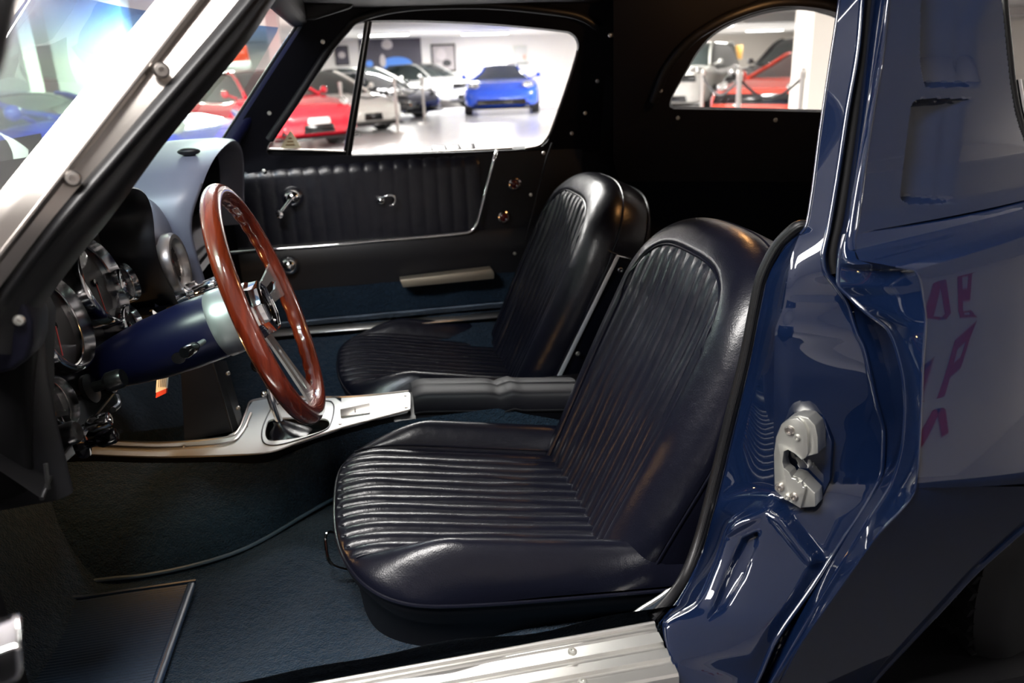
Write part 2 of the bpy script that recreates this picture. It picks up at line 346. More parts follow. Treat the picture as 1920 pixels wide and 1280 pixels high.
# --- quarter panel: sail panel with two air scoops, shoulder, side
pan = []
def edgept(px, py, y): return at(px, py, y=y)
R_rows = [
    (cE(-60), at(2080, -250, y=0.94)), (cE(0), at(2080, -90, y=0.925)), (cE(108), at(2080, 40, y=0.907)), (cE(197), at(2080, 150, y=0.893)),
    (cE(328), at(2080, 262, y=0.88)), (cE(400), at(2080, 318, y=0.868)), (cE(440), at(2080, 340, y=0.852)), (cE(468), at(2080, 352, y=0.83)), (cE(488), at(2080, 362, y=0.80)), (cE(500), at(2080, 372, y=0.765)), (cE(506), at(2080, 385, y=0.735)),
    (cE(530), at(2080, 420, y=0.728)), (cE(603), at(2080, 520, y=0.716)), (cE(760), at(2080, 700, y=0.694)), (cE(905), at(2080, 875, y=0.672)), (cE(914), at(2080, 890, y=0.676))]
def scoop(x, y):
    d = 0.0
    for (xl, yt, yb, wd, dep, xe) in (((lambda q: 1729 - 0.02 * q + 0.0022 * max(0, q - 90)**2 * (1 if q > 90 else 0)), -400, 160, 85, 0.030, 0), ((lambda q: 1712 - (q - 190) * 0.125), 187, 379, 82, 0.032, 1)):
        if y < yt - 4 or y > yb + 4: continue
        r = 16
        u = x - xl(y); 
        if xe and y > yb - r: u -= r - math.sqrt(max(0, r * r - (y - yb + r)**2))
        if xe and y < yt + r: u -= r - math.sqrt(max(0, r * r - (yt + r - y)**2))
        wide = wd * (1 + (0.9 * smooth((60 - y) / 160) if not xe else 0))
        if u < -4: continue
        q_ = u / wide; s = smooth((u + 2) / 4) * (max(0, 1 - q_ * 0.85) if q_ < 0.8 else 0.32 * (1 - smooth((q_ - 0.8) / 0.45)))
        s *= smooth((yb + 4 - y) / 10) * (smooth((y - yt + 2) / 6) if xe else 1)
        d = max(d, dep * s)
    return d
NS = 230
vs = [0]
P = []
sub = [24, 40, 34, 50, 24, 12, 8, 8, 6, 6, 6, 10, 14, 12, 4]
# smooth spline through the rows, with the crease rows kept sharp by close spacing
for i in range(len(R_rows) - 1):
    for k in range(sub[i] + (1 if i == len(R_rows) - 2 else 0)):
        t = k / sub[i]
        a = R_rows[i][0].lerp(R_rows[i + 1][0], t); b = R_rows[i][1].lerp(R_rows[i + 1][1], t)
        line = []
        for j in range(NS + 1):
            s = (j / NS)**1.25; p = a.lerp(b, s)
            p = p + Vector((0, -0.012 * math.sin(PI * min(1, s * 1.2)), 0)) * (1 if i < 6 else 0.6)
            x, y = px_of(p)
            if y < 385: p = p + Vector((0.05, 0.95, 0.0)) * scoop(x, y)
            line.append(p)
        P.append(line)
nup = sum(sub[:10])
# rear end of the sail panel follows the back-light opening
def keep(x, y): return not (y < 300 and x > 1893 + 0.10 * max(0, 150 - y) * -1 + 0.16 * max(0, y - 150) + 0.0016 * max(0, y - 190)**2)
mb = MB(); mb.grid(P); fs = []
for q in mb.f:
    c = sum((Vector(mb.v[i]) for i in q), Vector()) / 4
    x, y = px_of(c)
    if keep(x, y): fs.append(q)
mb.f = fs
qp = mb.build('quarter_panel', PAINT, body, ang=32)
# black gasket and chrome moulding along the rear edge of the sail panel
def sail_edge(y): return 1893 - 0.10 * max(0, 150 - y) + 0.16 * max(0, y - 150) + 0.0016 * max(0, y - 190)**2
ge = [at(sail_edge(y) + 3, y, y=0.90 + 0.00028 * (260 - y)) for y in range(-40, 286, 12)]
MB().tube(ge, 0.0055, 10).build('back_light_gasket', RUBBER, body)
ge2 = [at(sail_edge(y) + 16, y, y=0.905 + 0.00028 * (260 - y)) for y in range(150, 280, 10)]
MB().tube(ge2, 0.004, 8).build('chrome_moulding', CHROME, body)
# lower side below the body crease, down to the wheel arch
cL = cE
archx = pchip([880, 985, 1010, 1065, 1140, 1215, 1270, 1330], [2060, 1922, 1893, 1832, 1762, 1692, 1642, 1592])
P = []
for y in rows_between(912, 1330, 8):
    t = (y - 912) / 418; a = cE(y); b = at(float(archx(y)), y, y=0.676 + 0.125 * t); line = []
    for j in range(41):
        p = a.lerp(b, j / 40); p.y += 0.018 * math.sin(PI * j / 40) * smooth(t * 4) * 0 ; line.append(p)
    P.append(line)
a0 = P[0]
b0 = [at(2080, 872 + 0 * y, y=0.722) for y in range(1)]
MB().grid(P).build('lower_side_panel', PAINT, body, ang=60)
# strip that joins the crease to the arch on the right
P = []
top = [at(1717 + (2080 - 1717) * k / 24, 914 - (914 - 892) * k / 24, y=0.722) for k in range(25)]
bot = [at(float(archx(912 + 0 * k)) if False else 2010 + 70 * k / 24, 912 - 25 * k / 24, y=0.723) for k in range(25)]
archpts = [at(float(archx(y)), y, y=0.676 + 0.125 * max(0, (y - 912) / 418)) for y in rows_between(880, 1330, 12)]
MB().tube(archpts, 0.005, 8).build('wheel_arch_lip', PAINT, body)
well = []
for p in archpts: well.append([p, p + Vector((0.02, 0.10, 0.0)), p + Vector((0.04, 0.30, 0.0))])
MB().grid(well).build('wheel_well', RUBBER, body)
MB().grid([[(x, 1.12, z) for z in (0.02, 0.5)] for x in (0.7, 1.2, 1.9)]).build('wheel_well_back', RUBBER, body)
MB().grid([[(1.72, y, z) for z in (0.02, 0.6)] for y in (0.74, 1.12)]).build('wheel_well_back', RUBBER, body)
# --- rear tyre
rw = empty('rear_wheel', (0, 0, 0)); rw.parent = body; rw.location = Vector((1.19, 0.905, 0.347)) - body.location
WC = Vector((1.19, 0.905, 0.347)); RT = 0.345
prof = [(RT - 0.10, -0.095), (RT - 0.05, -0.108), (RT - 0.02, -0.104), (RT - 0.006, -0.092), (RT - 0.006, 0.092), (RT - 0.05, 0.108), (RT - 0.10, 0.095)]
MB().lathe(prof, WC, (0, 1, 0), 96, caps=False, ref=(1, 0, 0)).build('tyre', RUBBER, rw)
mb = MB()
for k in range(72):
    a = 2 * PI * k / 72
    for j, yy in enumerate((-0.078, -0.045, -0.015, 0.015, 0.045, 0.078)):
        aa = a + (0.02 if j % 2 else 0.0); er = Vector((math.cos(aa), 0, math.sin(aa))); et = Vector((-math.sin(aa), 0, math.cos(aa)))
        mb.box(WC + er * (RT - 0.004) + Vector((0, yy, 0)), (0.012, 0.020, 0.026 if j in (0, 5) else 0.02), er, et + Vector((0, 0.35, 0)))
tag(mb.build('tread_blocks', RUBBER, rw, bevel=0), kind='stuff')
MB().lathe([(0.245, -0.085), (0.235, -0.07), (0.20, -0.05), (0.08, -0.06), (0.06, -0.08), (0.0001, -0.085)], WC, (0, 1, 0), 48, caps=False, ref=(1, 0, 0)).build('wheel_rim', ALU, rw)
MB().lathe([(0.2, -0.03), (0.0001, -0.03)], WC + Vector((0, 0.06, 0)), (0, 1, 0), 32, caps=False, ref=(1, 0, 0)).build('brake_drum', RUBBER, rw)

# rear fender and deck carried on behind the sail panel
ext = [R_rows[i][1] for i in range(4, len(R_rows))]
ext = [Vector((ext[0].x, 1.15, ext[0].z + 0.01))] + ext + [ext[-1] + Vector((0, 0.02, -0.10)), ext[-1] + Vector((0, 0.05, -0.20)), ext[-1] + Vector((0, 0.09, -0.33))]
P = []
for p in ext:
    line = []
    for j in range(61):
        u = j / 60; line.append(Vector((p.x + 1.35 * u - 0.004, p.y + (0.10 * u * u if p.y < 1 else 0), p.z - 0.05 * u * u)))
    P.append(line)
Q = []
for a, b in zip(P, P[1:]):
    for k in range(6): Q.append([q.lerp(r, k / 6) for q, r in zip(a, b)])
Q.append(P[-1])
mb = MB().grid(Q); mb.f = [f for f in mb.f if all((mb.v[i][0] - 1.19)**2 + (mb.v[i][2] - 0.347)**2 > 0.385**2 for i in f)]
mb.build('rear_fender', PAINT, body, ang=32)
MB().tube([(1.19 + 0.39 * math.cos(a), 0.70 + 0.06 * (1 - math.sin(a)), 0.347 + 0.39 * math.sin(a)) for a in np.linspace(0.05, 2.35, 30)], 0.006, 8).build('wheel_arch_lip', PAINT, body)
MB().grid([[Vector((x, y, 0.935 - 0.05 * ((x - 0.9) / 1.3)**2)) for y in (1.12, 1.6, 2.3)] for x in np.linspace(1.52, 2.25, 8)]).build('rear_deck', PAINT, body)
# --- striker plate (latch) on the jamb
st = empty('door_striker', (0, 0, 0)); st.parent = body
SO = at(1490, 865, y=0.842); st.location = SO - body.location
SP = [(1479, 786), (1494, 784), (1505, 792), (1513, 806), (1515, 850), (1511, 858), (1503, 862), (1490, 850), (1477, 843), (1470, 846), (1467, 866), (1470, 878), (1480, 886), (1484, 896), (1492, 898), (1496, 905), (1502, 904), (1505, 913), (1510, 914), (1508, 924), (1501, 953), (1480, 940), (1463, 928), (1452, 918), (1451, 850), (1455, 820), (1465, 795)]
SN = Vector((-0.80, -0.60, 0.0)); p0 = SO + SN * 0.016
poly = [at_plane(x, y, p0, SN) for x, y in SP]
MB().prism(poly, -SN * 0.02).build('striker_plate', ZINC, st, bevel=0.0007)
top = [(1477, 784), (1496, 779), (1515, 783), (1528, 797), (1533, 818), (1534, 850), (1512, 856), (1512, 806), (1496, 790)]
MB().prism([at_plane(x, y, p0 - SN * 0.006, SN) for x, y in top], -SN * 0.028).build('striker_block', ZINC, st, bevel=0.0016)
low = [(1484, 890), (1500, 896), (1528, 925), (1529, 950), (1502, 952), (1488, 935)]
MB().prism([at_plane(x, y, p0 - SN * 0.006, SN) for x, y in low], -SN * 0.026).build('striker_block', ZINC, st, bevel=0.0014)
sp = [at_plane(x, y, p0 - SN * 0.035, SN) for x, y in [(1470, 775), (1510, 768), (1545, 785), (1560, 830), (1556, 900), (1530, 960), (1500, 975), (1460, 940), (1455, 850), (1460, 800)]]
MB().prism(sp, -SN * 0.01).build('striker_shim', PAINT, st, bevel=0.002)
for x, y, r in ((1481, 806, 0.0068), (1495, 820, 0.0048), (1462, 913, 0.0062), (1476, 931, 0.005), (1489, 931, 0.0062)):
    screw(st, at_plane(x, y, p0, SN), SN, r, STAINLESS if r > 0.005 else ZINC)

# --- A-pillar trim (driver side)
YA = [(-60, 0.975), (0, 0.95), (250, 0.86), (430, 0.81), (660, 0.79)]
def off(c, d): return [(y, v + d) for y, v in c]
a0 = colfun([(-60, 341), (0, 292), (180, 146), (359, 0), (660, -245)], off(YA, 0.004))
a1 = colfun([(-60, 380), (0, 333), (215, 158), (430, -20), (660, -210)], off(YA, -0.005))
a2 = colfun([(-60, 420), (0, 373), (215, 205), (430, 37), (660, -143)], off(YA, 0.010))
a3 = colfun([(-60, 494), (0, 447), (215, 264), (430, 82), (545, -5), (660, -95)], off(YA, 0.028))
a4 = colfun([(-60, 535), (0, 488), (215, 306), (430, 122), (545, 34), (600, 4), (660, -20)], off(YA, 0.034))
a5 = colfun([(-60, 566), (0, 517), (60, 478), (279, 302), (400, 214), (480, 150), (540, 105), (597, 68), (660, 58)], off(YA, 0.07))
ar = rows_between(-60, 660, 12)
a1 = lambda y: a0(y).lerp(a2(y), 0.5) + Vector((-0.0006, -0.0012, 0))
MB().grid(loft_rows([a0, a1, a2], ar, 6)).build('windshield_trim', STAINLESS, body, ang=80)
MB().grid(loft_rows([a2, lambda y: a2(y) + Vector((0.004, 0.012, 0)), a3], ar, 5)).build('pillar_trim_inner', STAINLESS, body, ang=30)
MB().tube([a2(y) + Vector((0.0, -0.001, 0)) for y in ar], 0.0022, 8).build('trim_edge', STAINLESS, body)
P = loft_rows([a3, a4, a5], ar, 8)
for line in P:
    for k, p in enumerate(line): line[k] = p + Vector((0.3, -0.9, 0.0)) * (0.009 * abs(math.sin(PI * k / 8)))
MB().grid(P).build('pillar_seal', RUBBER, body, ang=80)
MB().grid(loft_rows([a5, lambda y: a5(y) + Vector((-0.03, 0.06, 0))], ar, 3)).build('pillar_inner_face', PAINTDARK, body)
nA = Vector((0.25, -0.95, 0.1))
for x, y in ((315, 133), (155, 334), (4, 535)):
    k = y; screw(body, a2(k).lerp(a3(k), 0.5) + nA * 0.003, nA, 0.0085, STAINLESS)
# foot of the pillar: hinge cover and kick panel
f0 = colfun([(560, -60), (960, -60)], [(560, 0.83), (960, 0.84)])
f1 = colfun([(540, 10), (600, 40), (680, 52), (700, 46), (720, 20)], [(540, 0.82), (720, 0.82)])
kick = [at(x, y, y=0.88) for x, y in [(-90, 560), (40, 600), (60, 640), (57, 720), (58, 860), (62, 900), (54, 926), (30, 936), (-90, 970)]]
MB().prism(kick, (-0.02, 0.14, 0)).build('kick_panel', MATTE, body, bevel=0.008, seg=3)
cap = [at(x, y, y=0.835) for x, y in [(-90, 545), (8, 562), (20, 548), (45, 565), (60, 605), (60, 645), (50, 676), (22, 696), (-90, 720)]]
MB().prism(cap, (0, 0.05, 0)).build('hinge_cover', HINGEP, body, bevel=0.008, seg=3)
screw(body, at(36, 600, y=0.834), (0.2, -1, 0), 0.006, ZINC)

# --- windshield glass: edge on the driver pillar mirrored to the passenger pillar
YC = 1.59
P = []
for y in rows_between(-70, 520, 20):
    e = a0(y); line = []
    h = abs(YC - e.y)
    for k in range(49):
        s = -1 + 2 * k / 48; p = Vector((e.x - 0.30 * (1 - abs(s)**2.4) , YC + s * h, e.z + 0.03 * (1 - s * s)))
        line.append(p)
    P.append(line)
MB().grid(P).build('windshield_glass', WINDSHIELD, body, ang=80)
# --- hood, fenders, cowl (seen through the glass)
P = []
for i in range(30):
    x = -0.52 - 1.5 * i / 29; line = []
    for k in range(41):
        s = -1 + 2 * k / 40
        z = 0.845 - 0.10 * (i / 29)**2 + 0.03 * math.exp(-((abs(s) - 0.78) / 0.16)**2) + 0.04 * math.exp(-(s / 0.22)**2)
        if abs(s) > 0.93: z -= 0.30 * ((abs(s) - 0.93) / 0.07)
        line.append(Vector((x, YC + s * 0.86, z)))
    P.append(line)
MB().grid(P).build('hood', PAINT, body, ang=60)
for sy in (1.25, 1.9):
    MB().tube(catmull([(-0.62, sy, 0.90), (-0.57, sy + 0.08, 0.935), (-0.50, sy + 0.38, 0.945)], 6), 0.006, 8).build('wiper_arm', STAINLESS, body)
    MB().box((-0.51, sy + 0.36, 0.945), (0.012, 0.42, 0.02)).build('wiper_blade', RUBBER, body)

# --- roof and headliner
P = []; Q = []
for i in range(33):
    x = -0.12 + 1.5 * i / 32; drop = 0.05 * max(0, (x - 1.2) / 0.2)**2
    P.append([Vector((x, YC + s * (0.60 - 0.1 * max(0, x - 0.5)), 1.298 - drop - 0.035 * abs(s)**4)) for s in np.linspace(-1, 1, 25)])
    Q.append([Vector((x, YC + s * (0.60 - 0.1 * max(0, x - 0.5)), 1.280 - drop - 0.03 * abs(s)**4)) for s in np.linspace(-1, 1, 25)])
MB().grid(P).build('roof_panel', PAINT, body, ang=60)
MB().grid(Q).build('headliner', TRIMVINYL, body, ang=60)
MB().box((-0.11, YC, 1.268), (0.05, 1.2, 0.06)).build('windshield_header', TRIMVINYL, body, bevel=0.012)
# driver side roof rail
MB().tube([(-0.16, 1.0, 1.24), (0.2, 0.985, 1.272), (0.6, 0.98, 1.262), (0.9, 0.97, 1.23)], 0.02, 10).build('roof_rail', PAINT, body)

# --- passenger side: pillar, window surround, roof rail
WN = Vector((0, 1, 0.6)); WP = (0, 2.30, 0.9)
def wp(x, y, d=0): return at_plane(x, y, (0, 2.30 + d, 0.9), WN)
WIN = catmull([(503, 282), (540, 222), (600, 134), (648, 66), (662, 50), (690, 43), (780, 42), (920, 48), (1045, 60), (1070, 66), (1081, 82), (1078, 105), (1055, 180), (1030, 248), (1020, 266), (1000, 274), (940, 279), (800, 284), (655, 288), (560, 288)], 5, closed=True)
def ray_poly(c, p, poly):
    d = (p[0] - c[0], p[1] - c[1]); best = None
    for (x0, y0), (x1, y1) in zip(poly, poly[1:] + poly[:1]):
        ex, ey = x1 - x0, y1 - y0; den = d[0] * ey - d[1] * ex
        if abs(den) < 1e-9: continue
        t = ((x0 - c[0]) * ey - (y0 - c[1]) * ex) / den; u = ((x0 - c[0]) * d[1] - (y0 - c[1]) * d[0]) / den
        if t > 0 and -1e-6 <= u <= 1 + 1e-6 and (best is None or t < best): best = t
    return (c[0] + d[0] * best, c[1] + d[1] * best)
OUT1 = [(431, 262), (500, 154), (575, 38), (590, -70), (1215, -70), (1215, 330), (470, 330), (436, 300)]
cen = (800, 170)
outer = [ray_poly(cen, (p.x, p.y), OUT1) for p in WIN]
mb = MB()
A_ = [wp(p.x, p.y, 0.0) for p in WIN]; B_ = [wp(cen[0] + (p.x - cen[0]) * 1.012, cen[1] + (p.y - cen[1]) * 1.03, -0.03) for p in WIN]
C_ = [wp(q[0], q[1], -0.055) for q in outer]; D_ = [wp(q[0], q[1], 0.03) for q in outer]
mb.grid([A_, B_, C_, D_, A_], closed_v=True).build('window_surround', TRIMVINYL, body, ang=35)
pp = [at(x, y, y=yy) for x, y, yy in [(425, 275, 2.20), (470, 205, 2.19), (520, 128, 2.16), (575, 46, 2.12), (592, 20, 2.10)]]
MB().tube(catmull(pp, 6), 0.022, 14).build('passenger_pillar', PAINTDARK, body)
MB().tube(catmull([p + Vector((-0.017, -0.012, 0.004)) for p in pp], 6), 0.005, 8).build('glass_seal', RUBBER, body)
MB().tube(catmull([at(505, 262, y=2.14), at(560, 180, y=2.12), at(612, 100, y=2.10), at(648, 55, y=2.08), at(672, 34, y=2.06), at(740, 16, y=2.04), at(830, 9, y=2.03), at(930, 10, y=2.03), at(1030, 20, y=2.04), at(1085, 30, y=2.05), at(1120, 50, y=2.06)], 6), 0.0105, 12).build('drip_rail_weatherstrip', VINYL, body)
MB().tube(catmull([wp(x, y, -0.034) for x, y in [(1083, 96), (1070, 140), (1048, 205), (1030, 252), (1012, 272), (985, 279)]], 6), 0.0045, 8).build('window_edge_glint', STAINLESS, body)  # bright tube standing in for the glint on the weatherstrip edge
for x, y in ((605, 78), (505, 212), (690, 4), (1148, 65), (1120, 152), (1097, 212), (1072, 250)):
    screw(body, wp(x, y, -0.075), (-0.1, -1, -0.2), 0.0055, ZINC)
# sun visor folded against the header
sv = [at(x, y, y=2.0) for x, y in [(548, 22), (562, 38), (590, 38), (628, 26), (660, 16), (668, -8), (640, -40), (560, -30)]]
MB().prism(sv, (0.0, -0.03, 0.0)).build('sun_visor', VINYL, body, bevel=0.008, seg=3)

# --- rear quarter: black trim with the back light opening
RN = Vector((0.42, 1, 0.5)); RP = at(1265, 195, y=2.06)
def rp(x, y, d=0): return at_plane(x, y, RP + Vector((0, d, 0)), RN)
RW = catmull([(1259, 193), (1264, 176), (1285, 140), (1310, 98), (1345, 62), (1395, 38), (1450, 23), (1505, 19), (1560, 28), (1620, 52), (1670, 95), (1700, 150), (1705, 195), (1690, 210), (1560, 206), (1400, 202), (1280, 200), (1265, 199)], 5, closed=True)
OUT2 = [(1150, -110), (1800, -110), (1800, 340), (1150, 340)]; c2 = (1450, 120)
outer = [ray_poly(c2, (p.x, p.y), OUT2) for p in RW]
A_ = [rp(p.x, p.y) for p in RW]; B_ = [rp(c2[0] + (p.x - c2[0]) * 1.02, c2[1] + (p.y - c2[1]) * 1.06, -0.03) for p in RW]
C_ = [rp(q[0], q[1], -0.05) for q in outer]; D_ = [rp(q[0], q[1], 0.03) for q in outer]
MB().grid([A_, B_, C_, D_, A_], closed_v=True).build('back_light_surround', TRIMVINYL, body, ang=35)
MB().add([rp(p.x, p.y, 0.012) for p in RW], [tuple(range(len(RW)))]).build('back_light_glass', SIDEGLASS, body, ang=0)
MB().tube(catmull([rp(x, y, -0.05) for x, y in [(1225, 190), (1250, 130), (1290, 80), (1340, 45), (1390, 22), (1450, 5), (1510, 3), (1570, 14), (1640, 45)]], 6), 0.012, 12).build('back_light_arch', VINYL, body)
for x, y in ((1239, 170), (1271, 221), (1454, 225), (1144, 66)):
    screw(body, rp(x, y, -0.058), (-0.35, -1, -0.3), 0.0055, ZINC)
MB().grid([[Vector((0.5, 2.31, 0.5)), Vector((0.5, 2.31, 0.90))], [Vector((0.9, 2.30, 0.5)), Vector((0.9, 2.30, 0.92))], [Vector((1.5, 2.28, 0.5)), Vector((1.5, 2.28, 0.93))]]).build('quarter_trim', TRIMVINYL, body)
MB().grid([[Vector((x, 2.28 - 0.02 * (z - 0.6), z)) for z in (0.25, 0.6, 0.88)] for x in (0.6, 0.9, 1.5)]).build('rear_side_trim', TRIMVINYL, body)
MB().tube(catmull([at(x, y, y=yy) for x, y, yy in [(1035, 268, 2.19), (1024, 300, 2.2), (1012, 345, 2.21), (1000, 395, 2.21), (985, 450, 2.22)]], 6), 0.003, 8).build('quarter_seam', VINYL, body)
for x, y in ((1019, 287), (995, 365), (965, 475)): screw(body, at(x, y, y=2.2), (0, -1, 0), 0.005, ZINC)
MB().grid([[Vector((x, 1.06, z)) for z in (0.2, 1.22)] for x in (0.74, 0.93)]).build('driver_side_trim', TRIMVINYL, body)
MB().grid([[Vector((1.5, y, z)) for z in (0.2, 0.98)] for y in (0.93, 1.9, 2.26)]).build('rear_bulkhead', TRIMVINYL, body)
MB().grid([[Vector((x, y, 0.50)) for y in (0.93, 2.28)] for x in (0.62, 1.5)]).build('cargo_floor', CARPET, body)
MB().grid([[Vector((0.64, y, z)) for z in (0.2, 0.5)] for y in (0.93, 2.28)]).build('seat_bulkhead', TRIMVINYL, body)
MB().grid([[Vector((x, 2.19 - 0.25 * (z - 0.9), z)) for z in (0.85, 1.28)] for x in (0.69, 0.81)]).build('quarter_trim', TRIMVINYL, body)
# courtesy lamp on the rear of the headliner
lamp = empty('courtesy_lamp', (0.86, 1.66, 1.235)); lamp.parent = body; lamp.location = Vector((0.86, 1.66, 1.256)) - body.location
LP = Vector((0.86, 1.66, 1.256))
MB().lathe([(0.032, 0.012), (0.034, 0.0), (0.028, -0.004), (0.0001, -0.004)], LP, (0, 0, 1), 20, ref=(1, 0, 0)).build('lamp_bezel', CHROME, lamp)
MB().lathe([(0.027, -0.004), (0.020, -0.010), (0.0001, -0.012)], LP, (0, 0, 1), 20, ref=(1, 0, 0)).build('lamp_lens', AMBER, lamp)
def point(name, loc, power, col, r, parent=None):
    l = bpy.data.lights.new(name, 'POINT'); l.energy = power; l.color = col; l.shadow_soft_size = r
    o = bpy.data.objects.new(name, l); COL.objects.link(o); o.location = loc
    if parent: o.parent = parent; o.location = Vector(loc) - wloc(parent)
    return o
point('courtesy_bulb', LP - Vector((0, 0, 0.03)), 2.6, (1, 0.5, 0.18), 0.02, lamp)
point('under_dash_bulb', (-0.47, 1.33, 0.60), 1.3, (1, 0.55, 0.2), 0.012, body)

# --- floor, tunnel, firewall
flo = empty('floor_carpet', (0, 1.2, 0.27), 'dark blue pile carpet covering the floor under the driver seat', 'carpet')
P = []
for i in range(60):
    x = -0.75 + 1.4 * i / 59; line = []
    for k in range(40):
        y = 0.845 + 0.66 * k / 39
        z = 0.268 + 0.004 * math.sin(17 * x + 9 * y) + 0.003 * math.sin(31 * x - 23 * y) + 0.125 * (1 - smooth((y - 0.845) / 0.075)) + 0.30 * smooth((-0.52 - x) / 0.25)
        line.append((x, y, z))
    P.append(line)
MB().grid(P).build('driver_floor_carpet', CARPET, flo)
P = [[(x, y, 0.268 + 0.003 * math.sin(25 * x + 18 * y) + 0.165 * smooth((y - 1.93) / 0.31) + 0.22 * smooth((-0.42 - x) / 0.3)) for y in np.linspace(1.66, 2.26, 30)] for x in np.linspace(-0.8, 0.64, 50)]
MB().grid(P).build('passenger_floor_carpet', CARPET, flo)
edge = [Vector((-0.95, 1.29, 0.272))] + [at(x, y, z=0.272) for x, y in [(150, 1092), (270, 1078), (360, 1060), (440, 1036), (500, 1008), (560, 972), (620, 938), (690, 905)]] + [Vector((0.1, 1.475, 0.272)), Vector((0.6, 1.48, 0.272))]
edge = catmull(edge, 6)
up = pchip([p.x for p in [at(20, 855, y=1.50), at(150, 857, y=1.48), at(300, 860, y=1.48), at(440, 856, y=1.48), at(510, 850, y=1.48), at(600, 816, y=1.49), at(770, 763, y=1.52), Vector((0.6, 1.52, 0.45))]],
           [p.z for p in [at(20, 855, y=1.50), at(150, 857, y=1.48), at(300, 860, y=1.48), at(440, 856, y=1.48), at(510, 850, y=1.48), at(600, 816, y=1.49), at(770, 763, y=1.52), Vector((0.6, 1.52, 0.45))]])
P = []
for p in edge:
    x1 = p.x - 0.02; t = Vector((x1, 1.485, float(up(x1)) - 0.012)); line = []
    for k in range(15):
        u = k / 14; q = p.lerp(t, u); q = q + Vector((0, -0.02 * math.sin(PI * u), 0.01 * math.sin(PI * u))); line.append(q)
    P.append(line)
MB().grid(P).build('tunnel_carpet', CARPET, flo)
MB().tube([p + Vector((0, -0.004, 0.002)) for p in edge], 0.0042, 8).build('carpet_binding', M2('navy_binding', (0.04, 0.065, 0.095), 0.5), flo)
MB().grid([[(x, 1.66 + 0.0 * x, z) for z in (0.26, 0.40)] for x in (-0.8, -0.2, 0.64)]).build('tunnel_carpet', CARPET, flo)
MB().grid([[(x, 2.262, z) for z in (0.24, 0.45)] for x in (-0.9, -0.1, 0.66)]).build('sill_side_carpet', CARPET, flo)
MB().grid([[(x, y, 0.44) for y in (2.2, 2.34)] for x in (-0.9, 0.66)]).build('sill_top_carpet', CARPET, flo)
# tufted edge of the carpet along the sill plate
mb = MB()
for k in range(420):
    t = random.random(); p = at(560 + 690 * t, 1302 - 134 * t + random.uniform(-3, 4), y=0.845); h = random.uniform(0.004, 0.010); a = random.uniform(0, 6.28)
    e = Vector((math.cos(a), math.sin(a), 0)) * 0.0011
    mb.add([p - e - Vector((0, 0, 0.006)), p + e - Vector((0, 0, 0.006)), p + Vector((random.uniform(-.004, .004), random.uniform(-.006, .002), h))], [(0, 1, 2)])
tag(mb.build('carpet_tufts', CARPET, flo, ang=0), kind='stuff')
MB().grid([[(-0.85, y, z) for z in (0.1, 1.0)] for y in (0.8, 2.4)]).build('firewall', MATTE, body)
MB().grid([[(x, 0.80, z) for z in (0.1, 0.93)] for x in (-0.9, -0.43)]).build('footwell_side', MATTE, body)
MB().grid([[(x, 2.40, z) for z in (0.1, 0.93)] for x in (-0.9, -0.36)]).build('footwell_side', MATTE, body)
MB().box((0.2, 1.59, 0.2), (2.3, 1.66, 0.06)).build('floor_pan', RUBBER, body)
# --- sill plate: ribbed aluminium
sl = empty('sill_plate', (0, 0, 0)); sl.parent = body; sl.location = at(900, 1250, y=0.8) - body.location
L0, L1 = at(560, 1298, y=0.83), at(1228, 1176, y=0.83)
R0, R1 = at(640, 1385, y=0.735), at(1274, 1271, y=0.735)
prof = [(0, 0), (0.02, 0.004), (0.14, 0.004), (0.16, 0.0), (0.20, 0.0), (0.22, 0.004)] 
prof = [(0.0, -0.004), (0.01, 0.004), (0.09, 0.004), (0.12, 0.0), (0.15, 0.0045), (0.36, 0.0050), (0.38, 0.0005), (0.47, 0.0005), (0.49, 0.0052), (0.66, 0.0052), (0.68, 0.0005), (0.78, 0.0005), (0.80, 0.005), (0.95, 0.004), (0.98, 0.001), (1.0, -0.012)]
P = []
for i in range(40):
    t = -0.6 + 1.6 * i / 39; a = L0.lerp(L1, t); b = R0.lerp(R1, t); P.append([a.lerp(b, u) + Vector((0, 0, h)) for u, h in prof])
MB().grid(P).build('ribbed_plate', ALU, sl, ang=25)
MB().tube([P[i][1] + Vector((0, 0.003, 0.001)) for i in range(40)], 0.004, 8).build('plate_lip', ALU, sl)
for x, y in ((1073, 1222), (1092, 1279)): screw(sl, at(x, y, y=0.80 if y < 1250 else 0.752) + Vector((0, 0, 0.0)), (0, -0.2, 1), 0.0062, ZINC)
# rear end of the inner sill moulding rising beside the seat
MB().tube(catmull([at(1262, 1100, y=0.93), at(1240, 1118, y=0.93), at(1205, 1140, y=0.93), at(1178, 1158, y=0.93), at(1140, 1172, y=0.93)], 6), [0.001, 0.002, 0.003] + [0.0042] * 22, 8).build('sill_moulding', ALU, body)
MB().grid([[at(1262, 1102, y=0.935), at(1238, 1180, y=0.86)], [at(1225, 1130, y=0.935), at(1180, 1188, y=0.86)], [at(1170, 1165, y=0.935), at(1120, 1200, y=0.86)]]).build('sill_end_carpet', CARPET, flo)

